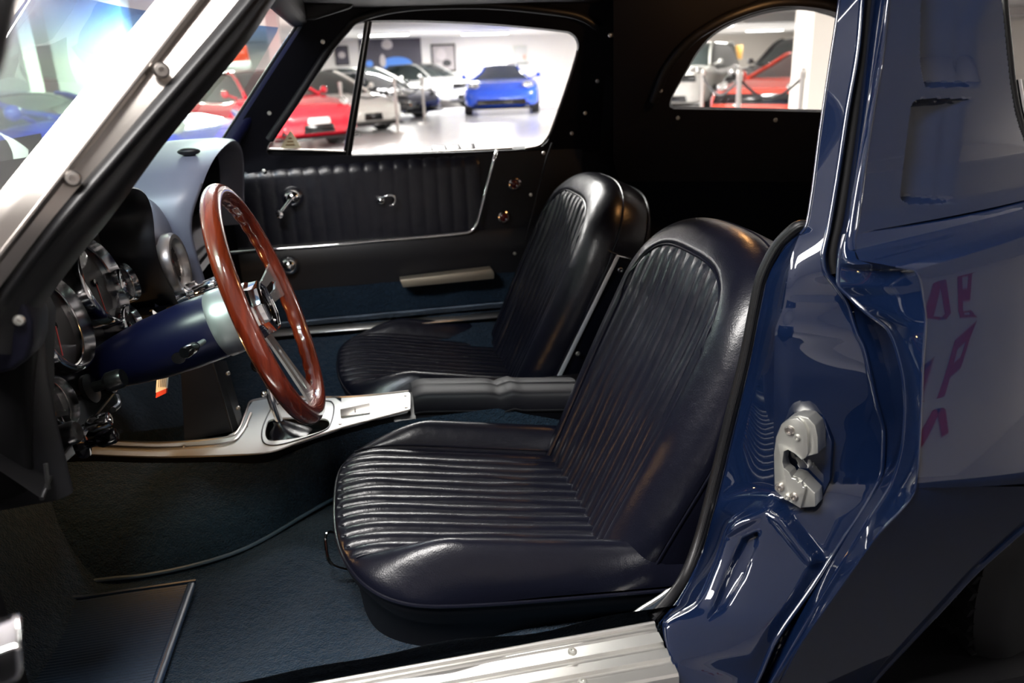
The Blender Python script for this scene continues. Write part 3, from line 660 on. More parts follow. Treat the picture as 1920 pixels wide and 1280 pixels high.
# ================================================================== PASSENGER DOOR
pd = empty('passenger_door', (0.15, 2.29, 0.45), 'closed far passenger door with black pleated panel and chrome handles', 'door')
pitch = 0.0415; x0, x1 = -0.36, 0.385
npl = int((x1 - x0) / pitch); 
prof = [(2.338, 0.915), (2.320, 0.914), (2.296, 0.906), (2.275, 0.893), (2.262, 0.876), (2.257, 0.855), (2.262, 0.66)]
P = []
for i in range(npl * 8 + 1):
    x = x0 + pitch * i / 8; g = abs(math.sin(PI * i / 8))**0.55
    P.append([Vector((x, y + (0.0035 if j in (1, 2, 3) else 0.0012) * (1 - g), z - 0.006 * (1 - g) * (1 if 0 < j < 4 else 0))) for j, (y, z) in enumerate(prof)])
MB().grid(P).build('pleated_panel', LEATHER, pd, ang=50)
P = [[Vector((x, y, z)) for y, z in [(2.33, 0.89), (2.30, 0.903), (2.270, 0.89), (2.267, 0.80), (2.272, 0.655)]] for x in np.linspace(0.28, 0.66, 8)]
MB().grid(P).build('rear_panel', VINYL, pd, ang=50)
MB().grid([[Vector((x, y, z)) for y, z in [(2.262, 0.668), (2.250, 0.655), (2.252, 0.60), (2.25, 0.525)]] for x in np.linspace(x0, 0.62, 12)]).build('lower_panel', VINYL, pd, ang=50)
MB().grid([[Vector((x, 2.246 + 0.004 * math.sin(40 * x), z)) for z in (0.535, 0.50, 0.445)] for x in np.linspace(x0 - 0.05, 0.45, 30)]).build('kick_carpet', CARPET, pd)
tr = catmull([at(430, 474, y=2.25), at(500, 468, y=2.25), at(600, 461, y=2.25), at(700, 452, y=2.25), at(800, 444, y=2.25), at(862, 438, y=2.25), at(882, 434, y=2.25), at(893, 421, y=2.25), at(900, 400, y=2.25), at(914, 345, y=2.25), at(927, 297, y=2.25), at(931, 283, y=2.27)], 6)
MB().tube(tr, 0.0052, 10).build('chrome_trim', CHROME, pd)
def door_at(x, y, d=2.25): return at(x, y, y=d)
def crank(parent, c, e, name):
    r = empty(name, (0, 0, 0)); r.parent = parent; r.location = c - wloc(parent)
    MB().lathe([(0.030, 0.0), (0.030, 0.006), (0.026, 0.014), (0.022, 0.024), (0.013, 0.032), (0.0001, 0.035)], c, (0, -1, 0), 24).build('escutcheon', CHROME, r)
    if e is not None:
        a = c + Vector((0, -0.026, 0)); b = e + Vector((0, -0.034, 0))
        MB().tube([a, a.lerp(b, 0.5), b], [0.009, 0.0065, 0.006], 12).build('arm', CHROME, r)
        MB().lathe([(0.006, 0.0), (0.010, 0.006), (0.012, 0.018), (0.009, 0.028), (0.0001, 0.030)], b, (0, -1, 0), 16).build('knob', CHROME, r)
crank(pd, door_at(549, 369, 2.257), door_at(528, 396, 2.257), 'window_crank')
crank(pd, door_at(542, 497, 2.25), None, 'vent_crank')
ih = empty('door_handle', (0, 0, 0)); ih.parent = pd; c = door_at(714, 375, 2.256); ih.location = c - wloc(pd)
MB().lathe([(0.014, 0), (0.014, 0.006), (0.009, 0.014), (0.0001, 0.017)], c, (0, -1, 0), 20).build('handle_boss', CHROME, ih)
MB().tube(catmull([c + Vector(q) for q in [(0, -0.016, 0.006), (0.018, -0.02, 0.014), (0.036, -0.02, 0.012), (0.040, -0.02, 0.0), (0.034, -0.02, -0.012), (0.022, -0.02, -0.014)]], 6), 0.0038, 10).build('pull_loop', CHROME, ih)
pl = [door_at(748, 518, 2.235), door_at(918, 498, 2.235), door_at(922, 505, 2.235), door_at(922, 516, 2.235), door_at(754, 532, 2.235)]
MB().prism(pl, (0, -0.045, 0)).build('armrest_bar', mat('dull_nickel', (0.42, 0.38, 0.30), 0.4, 0.8), pd, bevel=0.003)
for x, y in ((965, 345), (945, 407)):
    b = empty('trim_button', (0, 0, 0)); b.parent = pd; c = door_at(x, y, 2.262); b.location = c - wloc(pd)
    MB().lathe([(0.019, 0.0), (0.019, 0.005), (0.015, 0.007), (0.014, 0.003), (0.0001, 0.002)], c, (0, -1, 0), 24).build('button_ring', M2('dark_chrome', (0.35, 0.3, 0.3), 0.15, metal=1.0), b)
    MB().lathe([(0.013, 0.002), (0.009, 0.006), (0.0001, 0.007)], c, (0, -1, 0), 20).build('red_lens', M2('dark_red_lens', (0.05, 0.004, 0.004), 0.1), b)
    MB().ball(c + Vector((0.004, -0.009, -0.004)), 0.003, 10, 6).build('button_pin', CHROME, b)
screw(pd, door_at(495, 320, 2.255), (0, -1, 0.1), 0.006, ZINC)
# glass, vent frame, divider, warning sticker
glass_poly = [(650, 290), (690, 38), (780, 38), (1075, 62), (1085, 82), (1028, 270), (1000, 279), (800, 288)]
MB().add([wp(x, y, 0.02) for x, y in glass_poly], [tuple(range(len(glass_poly)))]).build('door_glass', SIDEGLASS, pd, ang=0)
vent_poly = [(498, 288), (655, 45), (688, 38), (650, 292)]
MB().add([wp(x, y, 0.012) for x, y in vent_poly], [(0, 1, 2, 3)]).build('vent_glass', SIDEGLASS, pd, ang=0)
bar = [(684, 38), (698, 38), (659, 290), (643, 290)]
MB().prism([wp(x, y, 0.0) for x, y in bar], (0, -0.018, 0.0)).build('vent_divider', RUBBER, pd, bevel=0.003)
MB().tube([wp(690, 40, -0.021), wp(651, 290, -0.021)], 0.002, 8).build('divider_bead', STAINLESS, pd)
MB().prism([wp(x, y, 0.0) for x, y in [(500, 279), (652, 284), (652, 292), (498, 292)]], (0, -0.014, 0)).build('vent_lower_frame', RUBBER, pd, bevel=0.002)
MB().tube([wp(505, 279, -0.017), wp(575, 281, -0.017), wp(648, 284, -0.017)], 0.003, 8).build('vent_frame_bead', STAINLESS, pd)
MB().tube([wp(657, 290, -0.01), wp(760, 287, -0.01), wp(860, 283, -0.01), wp(960, 278, -0.01)], 0.0035, 8).build('glass_sweep', STAINLESS, pd)
sk = [wp(x, y, 0.005) for x, y in [(525, 279), (543, 246), (546, 246), (565, 277)]]
so = MB().prism(sk, (0, -0.002, 0)).build('warning_sticker', IVORY, pd); so['label'] = 'small ivory triangular sticker on the vent glass'
mb = MB()
for k in range(3):
    y = 258 + 6 * k; hw = (y - 246) * 0.42
    mb.prism([wp(544 - hw + 2, y, 0.002), wp(544 + hw - 2, y - 0.5, 0.002), wp(544 + hw - 2, y + 2, 0.002), wp(544 - hw + 2, y + 2.5, 0.002)], (0, -0.001, 0))
mb.build('sticker_marks', M2('faded_brown_print', (0.3, 0.2, 0.1), 0.6), so, ang=0)
# far sill plate
MB().grid([[at(430, 637, y=2.15), at(430, 622, y=2.22)], [at(690, 616, y=2.15), at(690, 603, y=2.22)], [at(1000, 589, y=2.15), at(1000, 577, y=2.22)]]).build('far_sill_plate', ALU, body, solid=0.004)

# ================================================================== SEATS
def make_seat(Y0, label, group, lever):
    s = empty('bucket_seat', (0.15, Y0, 0.27), label, 'seat', group)
    # ---- cushion: columns across (a), rows front to rear
    A = 0.262; XR = 0.47; NA = 12; IW = 0.178
    rng = random.Random(3)
    def xf(a): return -0.10 + 0.17 * (1 - (max(0, 1 - (abs(a) / A)**3.2))**(1 / 3.2)) + 0.012 * (abs(a) / A)**2
    def ztop(x): return 0.424 - 0.185 * (x + 0.037)
    def zpip(x): return 0.352 - 0.085 * (x - 0.08) + 0.085 * math.exp(-((x + 0.10) / 0.085))* 0.5
    wob = [[rng.uniform(-1, 1) for _ in range(4)] for _ in range(NA)]
    def pleat(a, x):
        u = (a + IW) / (2 * IW) * NA; k = min(NA - 1, max(0, int(u))); f = u - int(u)
        f = min(1, max(0, f)); w = wob[k]
        lum = 1 + 0.16 * math.sin(20 * x + 5 * w[0]) * w[1] + 0.08 * math.sin(47 * x + 6 * w[2]) * w[3]
        return (0.0085 * lum) * (abs(math.sin(PI * f))**0.62) - 0.0075
    def top(a, t):
        X0 = xf(a); x = X0 + (XR - X0) * t; zp = zpip(x); db = x - X0
        da = A - abs(a)
        # the front roll turns down towards the piping
        ra, rf = 0.072, 0.095
        ga = 1 - (1 - min(1, da / ra))**2.4; gf = 1 - (1 - min(1, db / rf))**2.3
        g = max(0, ga)**(1 / 2.0) * max(0, gf)**(1 / 2.1)
        z = zp + (ztop(x) - zp) * g
        ins = abs(a) < IW
        if ins: z += pleat(a, x) * smooth(db / 0.02) + 0.0
        else:
            e = (abs(a) - IW); z += 0.047 * math.sin(PI * min(1, e / (A - IW) * 0.97))**0.85 * smooth(db / 0.15) - 0.006 * math.exp(-(e / 0.004)**2) * smooth(db / 0.05)
        return Vector((x, Y0 + a, z))
    ts = [0.5 * (1 - math.cos(PI * k / 110)) * 0.35 + 0.65 * (k / 110)**1.2 for k in range(111)]
    inner = [-IW + 2 * IW * k / (NA * 10) for k in range(NA * 10 + 1)]
    near = [-A + (A - IW) * math.sin(PI / 2 * k / 26) if False else -A + (A - IW) * (k / 26)**1.5 for k in range(27)]
    far = [-q for q in near[::-1]]
    MB().grid([[top(a, t) for t in ts] for a in inner]).build('pleated_cushion', LEATHER, s, ang=80)
    for side_ in (near, far): MB().grid([[top(a, t) for t in ts] for a in side_]).build('cushion_bolster', LEATHER, s, ang=80)
    # piping round the cushion and along the insert seams
    aa = [A * math.sin(PI / 2 * k / 40) for k in range(-40, 41)]
    path = [Vector((XR, Y0 - A, zpip(XR)))] + [Vector((x, Y0 - A, zpip(x))) for x in np.linspace(XR - 0.03, xf(A) + 0.01, 14)] + [Vector((xf(a), Y0 + a, zpip(xf(a)))) for a in aa] + [Vector((x, Y0 + A, zpip(x))) for x in np.linspace(xf(A) + 0.01, XR - 0.03, 14)]
    MB().tube([p + Vector((0, 0, -0.001)) for p in path], 0.0034, 8).build('cushion_piping', LEATHER, s)
    for sg in (-1, 1): MB().tube([top(sg * (IW + 0.003), t) + Vector((0, 0, 0.001)) for t in ts[6:]], 0.0022, 6).build('insert_seam', LEATHER, s)
    # skirt under the piping
    rows = []
    for p in path:
        d = Vector((p.x - 0.22, p.y - Y0, 0)); d = d.normalized() if d.length else d
        rows.append([p + Vector((0, 0, -0.002)), p - d * 0.002 + Vector((0, 0, -0.02)), p - d * 0.022 + Vector((0, 0, -0.05)), Vector((p.x, p.y, 0)) - d * 0.03 + Vector((0, 0, 0.262))])
    MB().grid(rows).build('seat_skirt', VINYL, s, ang=80)
    # ---- backrest: local frame (a across, w up the leaning back, n to the front)
    B0 = Vector((0.372, Y0, 0.385)); tl = math.radians(25.5)
    U = Vector((math.sin(tl), 0, math.cos(tl))); N = Vector((-math.cos(tl), 0, math.sin(tl)))
    def hw(w): return 0.245 + 0.020 * smooth((w + 0.05) / 0.3)
    BA = 0.262; BI = 0.182
    def wtop(a): return 0.30 + 0.232 * (max(0, 1 - (abs(a) / BA)**2.7))**(1 / 2.5)
    def wins(a): return 0.335 + 0.125 * (max(0, 1 - (abs(a) / (BI * 1.02))**3.4))**(1 / 2.2) if abs(a) <= BI * 1.02 else 0.335
    NP = 11
    wb = [[rng.uniform(-1, 1) for _ in range(4)] for _ in range(NP)]
    def bsurf(a, w):
        wt = wtop(a); dw = wt - w; da = BA - abs(a)
        ga = 1 - (1 - min(1, max(0, da) / 0.10))**2.3; gw = 1 - (1 - min(1, max(0, dw) / 0.11))**2.2
        g = max(0, ga)**0.5 * max(0, gw)**0.5
        n = -0.040 + 0.066 * g - 0.014 * (1 - min(1, (abs(a) / 0.2)**2)) * smooth((0.5 - w) / 0.2)
        if abs(a) < BI and w < wins(a) - 0.001:
            u = (a + BI) / (2 * BI) * NP; k = min(NP - 1, int(u)); f = u - int(u); q = wb[k]
            lum = 1 + 0.2 * math.sin(20 * w + 5 * q[0]) * q[1]
            n += (0.0085 * lum * abs(math.sin(PI * f))**0.62 - 0.007) * smooth((wins(a) - w) / 0.012)
            if a > BI * 2: pass
        else:
            e = min(abs(abs(a) - BI) if w < 0.335 else 1, abs(w - wins(a)) if abs(a) < BI else 1)
            n += -0.005 * math.exp(-(e / 0.004)**2) + 0.004
        sc = hw(w) / BA
        return B0 + Vector((0, a * sc, 0)) + U * w + N * n
    inner = [-BI + 2 * BI * k / (NP * 10) for k in range(NP * 10 + 1)]
    side = [-BA + (BA - BI) * (k / 24)**1.6 for k in range(25)]
    lo = -0.07
    t1 = [k / 70 for k in range(71)]; t2 = [k / 30 for k in range(31)]
    MB().grid([[bsurf(a, lo + (wins(a) - lo) * t) for t in t1] for a in inner]).build('pleated_backrest', LEATHER, s, ang=80)
    fr = MB()
    fr.grid([[bsurf(a, wins(a) + (wtop(a) - wins(a)) * (1 - (1 - t)**1.7)) for t in t2] for a in inner])
    for sg in (1, -1):
        fr.grid([[bsurf(sg * a, lo + (0.335 - lo) * t) for t in t1] for a in side])
        fr.grid([[bsurf(sg * a, 0.335 + (wtop(a) - 0.335) * (1 - (1 - t)**1.7) if wtop(a) > 0.335 else 0.335 + (wtop(a) - 0.335) * t) for t in t2] for a in side])
    fr.build('backrest_bolster', LEATHER, s, ang=80)
    seam = [bsurf(-BI, lo + (0.335 - lo) * k / 30) for k in range(30)] + [bsurf(a, wins(a) - 0.001) for a in [-BI + 2 * BI * k / 60 for k in range(61)]] + [bsurf(BI, 0.335 + (lo - 0.335) * k / 30) for k in range(30)]
    MB().tube([p + N * 0.0008 for p in seam], 0.0024, 6).build('insert_seam', LEATHER, s)
    # side walls and rear shell
    oa = [BA * math.sin(PI / 2 * k / 36) for k in range(-36, 37)]
    outline = [(-BA, w) for w in np.linspace(lo, 0.295, 12)] + [(a, wtop(a)) for a in oa] + [(BA, w) for w in np.linspace(0.295, lo, 12)]
    def op(a, w, n, k=1.0): return B0 + Vector((0, a * hw(w) / BA * k, 0)) + U * (w if k == 1 else (w - 0.2) * k + 0.2) + N * n
    MB().grid([[op(a, w, -0.038), op(a, w, -0.055, 1.008), op(a, w, -0.085, 1.005), op(a, w, -0.115, 0.99)] for a, w in outline]).build('backrest_side', LEATHER, s, ang=80)
    MB().grid([[op(a, w, -0.112, 0.995), op(a, w, -0.128, 0.95), op(a, w, -0.136, 0.7), op(a, w, -0.138, 0.2)] for a, w in outline]).build('backrest_shell', VINYL, s, ang=80)
    MB().tube([op(a, w, -0.040, 1.0) for a, w in outline], 0.0026, 6).build('backrest_piping', LEATHER, s)
    MB().tube([op(a, w, -0.112, 0.997) for a, w in outline], 0.0032, 6).build('backrest_piping', LEATHER, s)
    for sg in (-1, 1):
        MB().tube([op(sg * BI, 0.335, 0.022), op(sg * (BI + 0.03), 0.36, 0.019), op(sg * 0.236, 0.375, 0.0), op(sg * 0.262, 0.375, -0.04), op(sg * 0.262, 0.37, -0.11)], 0.0018, 6).build('headroll_seam', LEATHER, s)
    # hinge arms on both sides
    for sg in (-1, 1):
        h = empty('hinge_arm', (0, 0, 0)); h.parent = s; h.location = op(sg * 0.27, 0, -0.09) - wloc(s)
        yo = Vector((0, sg * 0.008, 0))
        MB().prism([op(sg * 0.262, -0.03, -0.040) + yo, op(sg * 0.262, 0.375, -0.044) + yo, op(sg * 0.262, 0.375, -0.052) + yo, op(sg * 0.262, -0.03, -0.050) + yo], (0, sg * 0.006, 0)).build('arm_strip', BRUSHED, h, bevel=0.001)
        MB().tube([op(sg * 0.262, 0.373, -0.048) + yo, op(sg * 0.262, 0.378, -0.082) + yo], 0.003, 8).build('stop_pin', CHROME, h)
        screw(h, op(sg * 0.262, 0.345, -0.068) + yo * 1.4, (0, sg, 0), 0.0075, CHROME, 'pivot_bolt')
        screw(h, op(sg * 0.262, 0.12, -0.062) + yo * 1.4, (0, sg, 0), 0.006, ZINC, 'pivot_bolt')
    if lever:
        MB().tube(catmull([Vector((-0.075, Y0 + 0.02, 0.31)), Vector((-0.118, Y0 + 0.01, 0.345)), Vector((-0.122, Y0 - 0.03, 0.338)), Vector((-0.112, Y0 - 0.06, 0.322)), Vector((-0.07, Y0 - 0.06, 0.30))], 6), 0.003, 8).build('adjuster_lever', CHROME, s)
    # runners
    for sg in (-1, 1): MB().box((0.26, Y0 + sg * 0.17, 0.277), (0.34, 0.03, 0.02)).build('seat_runner', ZINC, s)
    return s
seat_d = make_seat(1.2275, 'navy black leather bucket seat in front, beside the open driver door', 'leather bucket seats', True)
def copy_tree(o, parent=None, skip=()):
    c = o.copy(); COL.objects.link(c); c.parent = parent
    for k, v in list(o.items()): c[k] = v
    for ch in list(o.children):
        if ch.name.split('.')[0] not in skip: copy_tree(ch, c, skip)
    return c
seat_p = copy_tree(seat_d, None, ('adjuster_lever',)); seat_p.location = seat_d.location + Vector((-0.005, 0.72, 0.0))
for arm in [c for c in seat_d.children if c.name.startswith('hinge_arm') and c.location.y < 0]:   # the front seat has its arm on the console side only
    for ch in list(arm.children): bpy.data.objects.remove(ch)
    bpy.data.objects.remove(arm)
seat_p['label'] = 'leather bucket seat farther back, beyond the console and beside the closed door'

# ================================================================== STEERING WHEEL AND COLUMN
TW = 0.292; SN_ = Vector((math.cos(TW), 0, math.sin(TW))); SU = Vector((0, 1, 0)); SV = Vector((-math.sin(TW), 0, math.cos(TW)))
SCEN = Vector((-0.163, 1.2275, 0.779))
def wl(u, v, n): return SCEN + SU * u + SV * v + SN_ * n
whl = empty('steering_wheel', SCEN, 'glossy mahogany wooden steering wheel with three polished slotted spokes', 'steering wheel')
RWH = 0.187
P = []
for i in range(240):
    th = 2 * PI * i / 240; er = SU * math.cos(th) + SV * math.sin(th); ring = []
    g = 0.5 + 0.5 * math.cos(th * 36)
    for k in range(24):
        ph = 2 * PI * k / 24; r = 0.0155
        cr, sn = math.cos(ph), math.sin(ph)
        inn = smooth((-cr * 0.8 - sn * 0.6 - 0.35) / 0.5)
        r -= 0.0016 * inn * g
        ring.append(SCEN + er * (RWH + r * cr) + SN_ * (r * sn * 0.95))
    P.append(ring)
MB().grid(P, closed_u=True, closed_v=True).build('wooden_rim', WOOD, whl, ang=80)
for th in (0.0, PI, -PI / 2):
    d = SU * math.cos(th) + SV * math.sin(th); e = SN_.cross(d)
    def sp(r, s, n): return SCEN + d * r + e * s + SN_ * n
    def prof_w(r): return 0.019 + 0.014 * ((r - 0.03) / 0.15)**2 if r > 0.03 else 0.019
    # spoke plate with a long slot: two rails joined at both ends
    z0, z1 = -0.024, -0.001
    def dn(r): return z0 + (z1 - z0) * (r - 0.03) / 0.15
    mb = MB(); n = 14
    def slab(inner, outer):
        Pq = []
        for k in range(n + 1):
            r = 0.03 + 0.153 * k / n; a, b = inner(r), outer(r)
            Pq.append([sp(r, a, dn(r) + 0.002), sp(r, b, dn(r) + 0.002), sp(r, b, dn(r) - 0.002), sp(r, a, dn(r) - 0.002)])
        mb.grid(Pq, closed_v=True)
    def slot(r): return 0.0085 * (smooth((r - 0.062) / 0.012) * smooth((0.155 - r) / 0.012)) * (0.7 + 2.5 * (r - 0.06))
    slab(lambda r: slot(r), lambda r: prof_w(r)); slab(lambda r: -prof_w(r), lambda r: -slot(r))
    mb.build('spoke', SPOKEM, whl, ang=30)
hub = empty('hub', (0, 0, 0)); hub.parent = whl
MB().lathe([(0.048, -0.058), (0.048, -0.020), (0.045, -0.014), (0.043, 0.000), (0.038, 0.004), (0.035, 0.001), (0.035, -0.004)], SCEN, SN_, 9, caps=False).build('hub_ring', CHROME, hub, ang=15, bevel=0.0012)
MB().lathe([(0.035, -0.004), (0.030, -0.0015), (0.024, -0.0035), (0.0001, 0.000)], SCEN, SN_, 32, caps=False).build('horn_button', BLACKGLOSS, hub)
MB().lathe([(0.030, -0.0015), (0.027, 0.0005), (0.024, -0.0025)], SCEN, SN_, 32, caps=False).build('button_ring', CHROME, hub)
colm = empty('steering_column', wl(0, 0, -0.15), 'dark blue painted steering column cone with satin silver collar', 'steering column')
MB().lathe([(0.020, -0.040), (0.050, -0.042), (0.0525, -0.046), (0.0545, -0.065), (0.0545, -0.080), (0.052, -0.084)], SCEN, SN_, 48).build('silver_collar', SILVERCOLLAR, colm, ang=35)
MB().lathe([(0.0515, -0.083), (0.053, -0.088), (0.0525, -0.13), (0.049, -0.19), (0.042, -0.235), (0.034, -0.27), (0.030, -0.285), (0.029, -0.34)], SCEN, SN_, 48).build('column_shroud', PAINTDARK, colm, ang=50)
MB().tube([wl(-0.004, -0.0525, -0.09), wl(-0.004, -0.0527, -0.14), wl(-0.004, -0.049, -0.19)], 0.0008, 6).build('shroud_seam', STAINLESS, colm)
hz = empty('turn_signal_lever', (0, 0, 0)); hz.parent = colm; c = wl(-0.0515, -0.014, -0.145); hz.location = c - wloc(colm)
MB().lathe([(0.010, 0.002), (0.0085, -0.004), (0.0001, -0.004)], c, (0, -1, -0.2), 20).build('lever_socket', BLACKGLOSS, hz)
tip = at(345, 662, y=1.10); c0 = at(382, 640, y=1.165)
MB().tube([c0, c0.lerp(tip, 0.55)], 0.0042, 10).build('lever_rod', SILVERCOLLAR, hz)
MB().tube([c0.lerp(tip, 0.4), c0.lerp(tip, 0.55), c0.lerp(tip, 0.95), tip], [0.006, 0.0085, 0.009, 0.0075], 14).build('lever_knob', BLACKGLOSS, hz)
MB().lathe([(0.036, -0.335), (0.050, -0.345), (0.052, -0.37), (0.03, -0.39)], SCEN, SN_, 32).build('column_boot', RUBBER, colm)

# ================================================================== DASHBOARD
dash = empty('dashboard', (-0.45, 1.59, 0.72), 'twin cowl dashboard with chrome ringed round gauges and clock', 'dashboard')
DN = Vector((0.962, -0.055, 0.268)).normalized(); DP = Vector((-0.42, 1.2, 0.8))
DU = Vector((0, 1, 0)); DV = DN.cross(DU); DV = DV if DV.z > 0 else -DV
def dp(px, py, n=0): return at_plane(px, py, DP + DN * n, DN)
METALBLACK = mat('dark_metallic_panel', (0.06, 0.06, 0.062), 0.3, 0.9, bump=[('noise', 200, 0.05, 0.0006)])
panel = [Vector((-0.45, y, z)) for y, z in [(0.90, 0.66), (0.93, 0.84), (1.0, 0.90), (1.12, 0.925), (1.33, 0.925), (1.46, 0.90), (1.50, 0.80), (1.45, 0.70), (1.24, 0.655), (1.05, 0.64)]]
panel = [p + Vector((-(p.z - 0.8) * 0.18, 0, 0)) for p in panel]
MB().prism(panel, (-0.02, 0, 0)).build('gauge_panel', METALBLACK, dash, bevel=0.004)
# lower flange of the gauge panel, running down to the left
fl = [at(212, 738, x=-0.415), at(160, 800, x=-0.40), at(118, 852, x=-0.395), at(92, 900, x=-0.39), at(78, 935, x=-0.385)]
MB().grid([[p, p + Vector((-0.05, 0.01, 0.05))] for p in catmull(fl, 6)]).build('lower_flange', MATTE, dash)
MB().tube(catmull(fl, 6), 0.0025, 8).build('flange_bead', METALBLACK, dash)
GCHROME = mat('shaded_bezel_chrome', (0.62, 0.62, 0.63), 0.12, 1.0)  # darker copy of the chrome, with the shade on the gauges in its colour
def gauge(px, py, r, depth, name='gauge', face=True, needle=None, nr=0.0):
    c = dp(px, py, -0.004); g = empty(name, (0, 0, 0)); g.parent = dash; g.location = c - wloc(dash); ax = DN
    MB().lathe([(r * 1.03, -depth - 0.03), (r * 1.03, -0.004), (r, 0.0), (r * 0.955, 0.002), (r * 0.90, -depth * 0.8), (r * 0.87, -depth * 0.85)], c, ax, 48, caps=False).build('chrome_bezel', GCHROME, g, ang=40)
    MB().lathe([(r * 0.9, -depth * 1.1), (0.0001, -depth * 1.1)], c, ax, 40, caps=False).build('dial_face', GAUGEFACE, g)
    MB().lathe([(r * 0.88, -depth * 0.75), (0.0001, -depth * 0.65)], c, ax, 40, caps=False).build('dial_glass', GAUGEGLASS, g)
    mb = MB()
    nt = 24 if r > 0.05 else 8
    for k in range(nt):
        a = math.radians(225 - 270 * k / (nt - 1)); er = DU * math.cos(a) + DV * math.sin(a)
        mb.box(c + er * r * 0.70 - ax * (depth * 1.1 - 0.001), (r * (0.12 if k % 2 == 0 else 0.07), 0.0013, 0.0006), er, ax.cross(er))
    mb.build('dial_marks', GREENMARK, g, ang=0)
    if needle is not None:
        a = math.radians(needle); er = DU * math.cos(a) + DV * math.sin(a)
        MB().box(c + er * r * 0.33 - ax * (depth * 1.1 - 0.004), (r * 0.7, 0.0022, 0.001), er, ax.cross(er)).build('needle', RED, g, ang=0)
        MB().lathe([(0.006, 0.0), (0.006, 0.004), (0.0001, 0.005)], c - ax * depth * 1.1, ax, 16).build('needle_cap', BLACKGLOSS, g)
    return g
gauge(122, 602, 0.071, 0.017, 'speedometer', needle=235)
gauge(196, 524, 0.071, 0.017, 'tachometer', needle=245)
gauge(243, 527, 0.034, 0.010, 'small_gauge', needle=210)
gauge(252, 606, 0.034, 0.010, 'small_gauge', needle=200)
gauge(58, 706, 0.034, 0.010, 'small_gauge', needle=100)
gauge(117, 752, 0.036, 0.012, 'vent_ring')
def knob(px, py, r, L, n0=0.0, mat_=CHROME, parent=dash, ax=None, name='control_knob'):
    ax = ax or DN; c = dp(px, py, n0 - 0.03); g = empty(name, (0, 0, 0)); g.parent = parent; g.location = c - wloc(parent)
    MB().lathe([(r * 1.5, 0), (r * 1.5, 0.006), (r * 0.55, 0.010), (r * 0.5, L * 0.5)], c, ax, 20, caps=False).build('knob_stem', mat_, g)
    MB().lathe([(r * 0.75, L * 0.5), (r, L * 0.6), (r, L * 0.92), (r * 0.85, L), (r * 0.2, L * 0.98), (0.0001, L * 0.96)], c, ax, 20).build('knob_cap', mat_, g, ang=30)
    return g
knob(165, 730, 0.015, 0.055, mat_=METALBLACK); knob(203, 722, 0.010, 0.05, mat_=METALBLACK); knob(75, 832, 0.015, 0.05, mat_=METALBLACK); knob(126, 812, 0.011, 0.06)
knob(290, 596, 0.012, 0.05); knob(225, 640, 0.008, 0.05, mat_=METALBLACK); knob(150, 838, 0.011, 0.05, 0.02, BLACKGLOSS)
MB().tube(catmull([dp(218, 742, 0.03), dp(222, 758, 0.035), dp(212, 768, 0.04)], 4), 0.004, 8).build('hood_release', METALBLACK, dash)
# trailing end of a brake release bracket under the panel
MB().box(at(88, 893, x=-0.385), (0.003, 0.006, 0.03), (1, 0, 0), (0, 0.9, -0.3)).build('release_bracket', METALBLACK, dash)
# driver cowl
lip = [Vector((-0.372, y, z)) for y, z in [(0.895, 0.66), (0.905, 0.80), (0.945, 0.88), (1.03, 0.925), (1.17, 0.945)]] + [at(x, y, x=-0.372) for x, y in [(238, 356), (258, 351), (276, 362), (286, 384), (291, 412), (294, 448), (300, 482), (316, 524), (344, 578), (352, 612)]]
lip = catmull(lip, 6)
ctr = Vector((-0.372, 1.2, 0.79))
P = []
for p in lip:
    d = p - ctr
    P.append([ctr + d * 0.86 + Vector((-0.24, 0, 0)), ctr + d * 0.90 + Vector((-0.10, 0, 0)), ctr + d * 0.93 + Vector((-0.05, 0, 0)), ctr + d * 0.965 + Vector((-0.010, 0, 0)), ctr + d * 0.985 + Vector((-0.002, 0, 0)), p + Vector((-0.004, 0, 0)), ctr + d * 1.02 + Vector((-0.018, 0, 0)), ctr + d * 1.035 + Vector((-0.08, 0, 0.0)), ctr + d * 1.0 + Vector((-0.28, 0, -0.03))])
MB().grid(P).build('driver_cowl', VINYL, dash, ang=70)
# passenger cowl
lp = [(386, 540, 1.70), (384, 524, 1.70), (370, 478, 1.69), (361, 437, 1.685), (362, 403, 1.69), (375, 361, 1.71), (389, 322, 1.75), (406, 291, 1.82), (426, 270, 1.90), (440, 264, 1.97), (450, 272, 2.06), (456, 292, 2.12), (458, 330, 2.16), (459, 420, 2.17)]
lipq = catmull([at(x, y, y=q) for x, y, q in lp], 6)
P = []
cq = Vector((-0.33, 1.93, 0.80))
for p in lipq:
    d = p - cq; d.x = 0
    P.append([p + Vector((-0.06, 0, 0)) - d * 0.06, p + Vector((-0.004, 0, 0)) - d * 0.03, p, p + Vector((-0.006, 0, 0)) + d * 0.025, p + Vector((-0.04, 0, 0)) + d * 0.05, p + Vector((-0.12, 0, 0)) + d * 0.045, p + Vector((-0.22, 0, 0)) + d * 0.02, p + Vector((-0.34, 0, 0.0)) - d * 0.02])
MB().grid(P).build('passenger_cowl', DASHPAD, dash, ang=75)
MB().grid([[p, Vector((-0.44, p.y, p.z)), Vector((-0.45, cq.y, 0.72))] for p in lipq]).build('cowl_recess', VINYL, dash, ang=30)
MB().grid([[Vector((-0.42, 1.70, 0.66)), Vector((-0.42, 1.70, 0.80))], [Vector((-0.42, 2.16, 0.66)), Vector((-0.42, 2.16, 0.80))]]).build('glovebox_panel', METALBLACK, dash, solid=0.004)
MB().tube([Vector((-0.405, 1.71, 0.70)), Vector((-0.405, 2.16, 0.70))], 0.004, 8).build('glovebox_trim', CHROME, dash)
# demister slot on the cowl
c = at(354, 284, y=1.80); 
MB().ball(c, 0.024, 20, 10, (1.0, 0.55, 0.35)).build('demister_slot', RUBBER, dash)
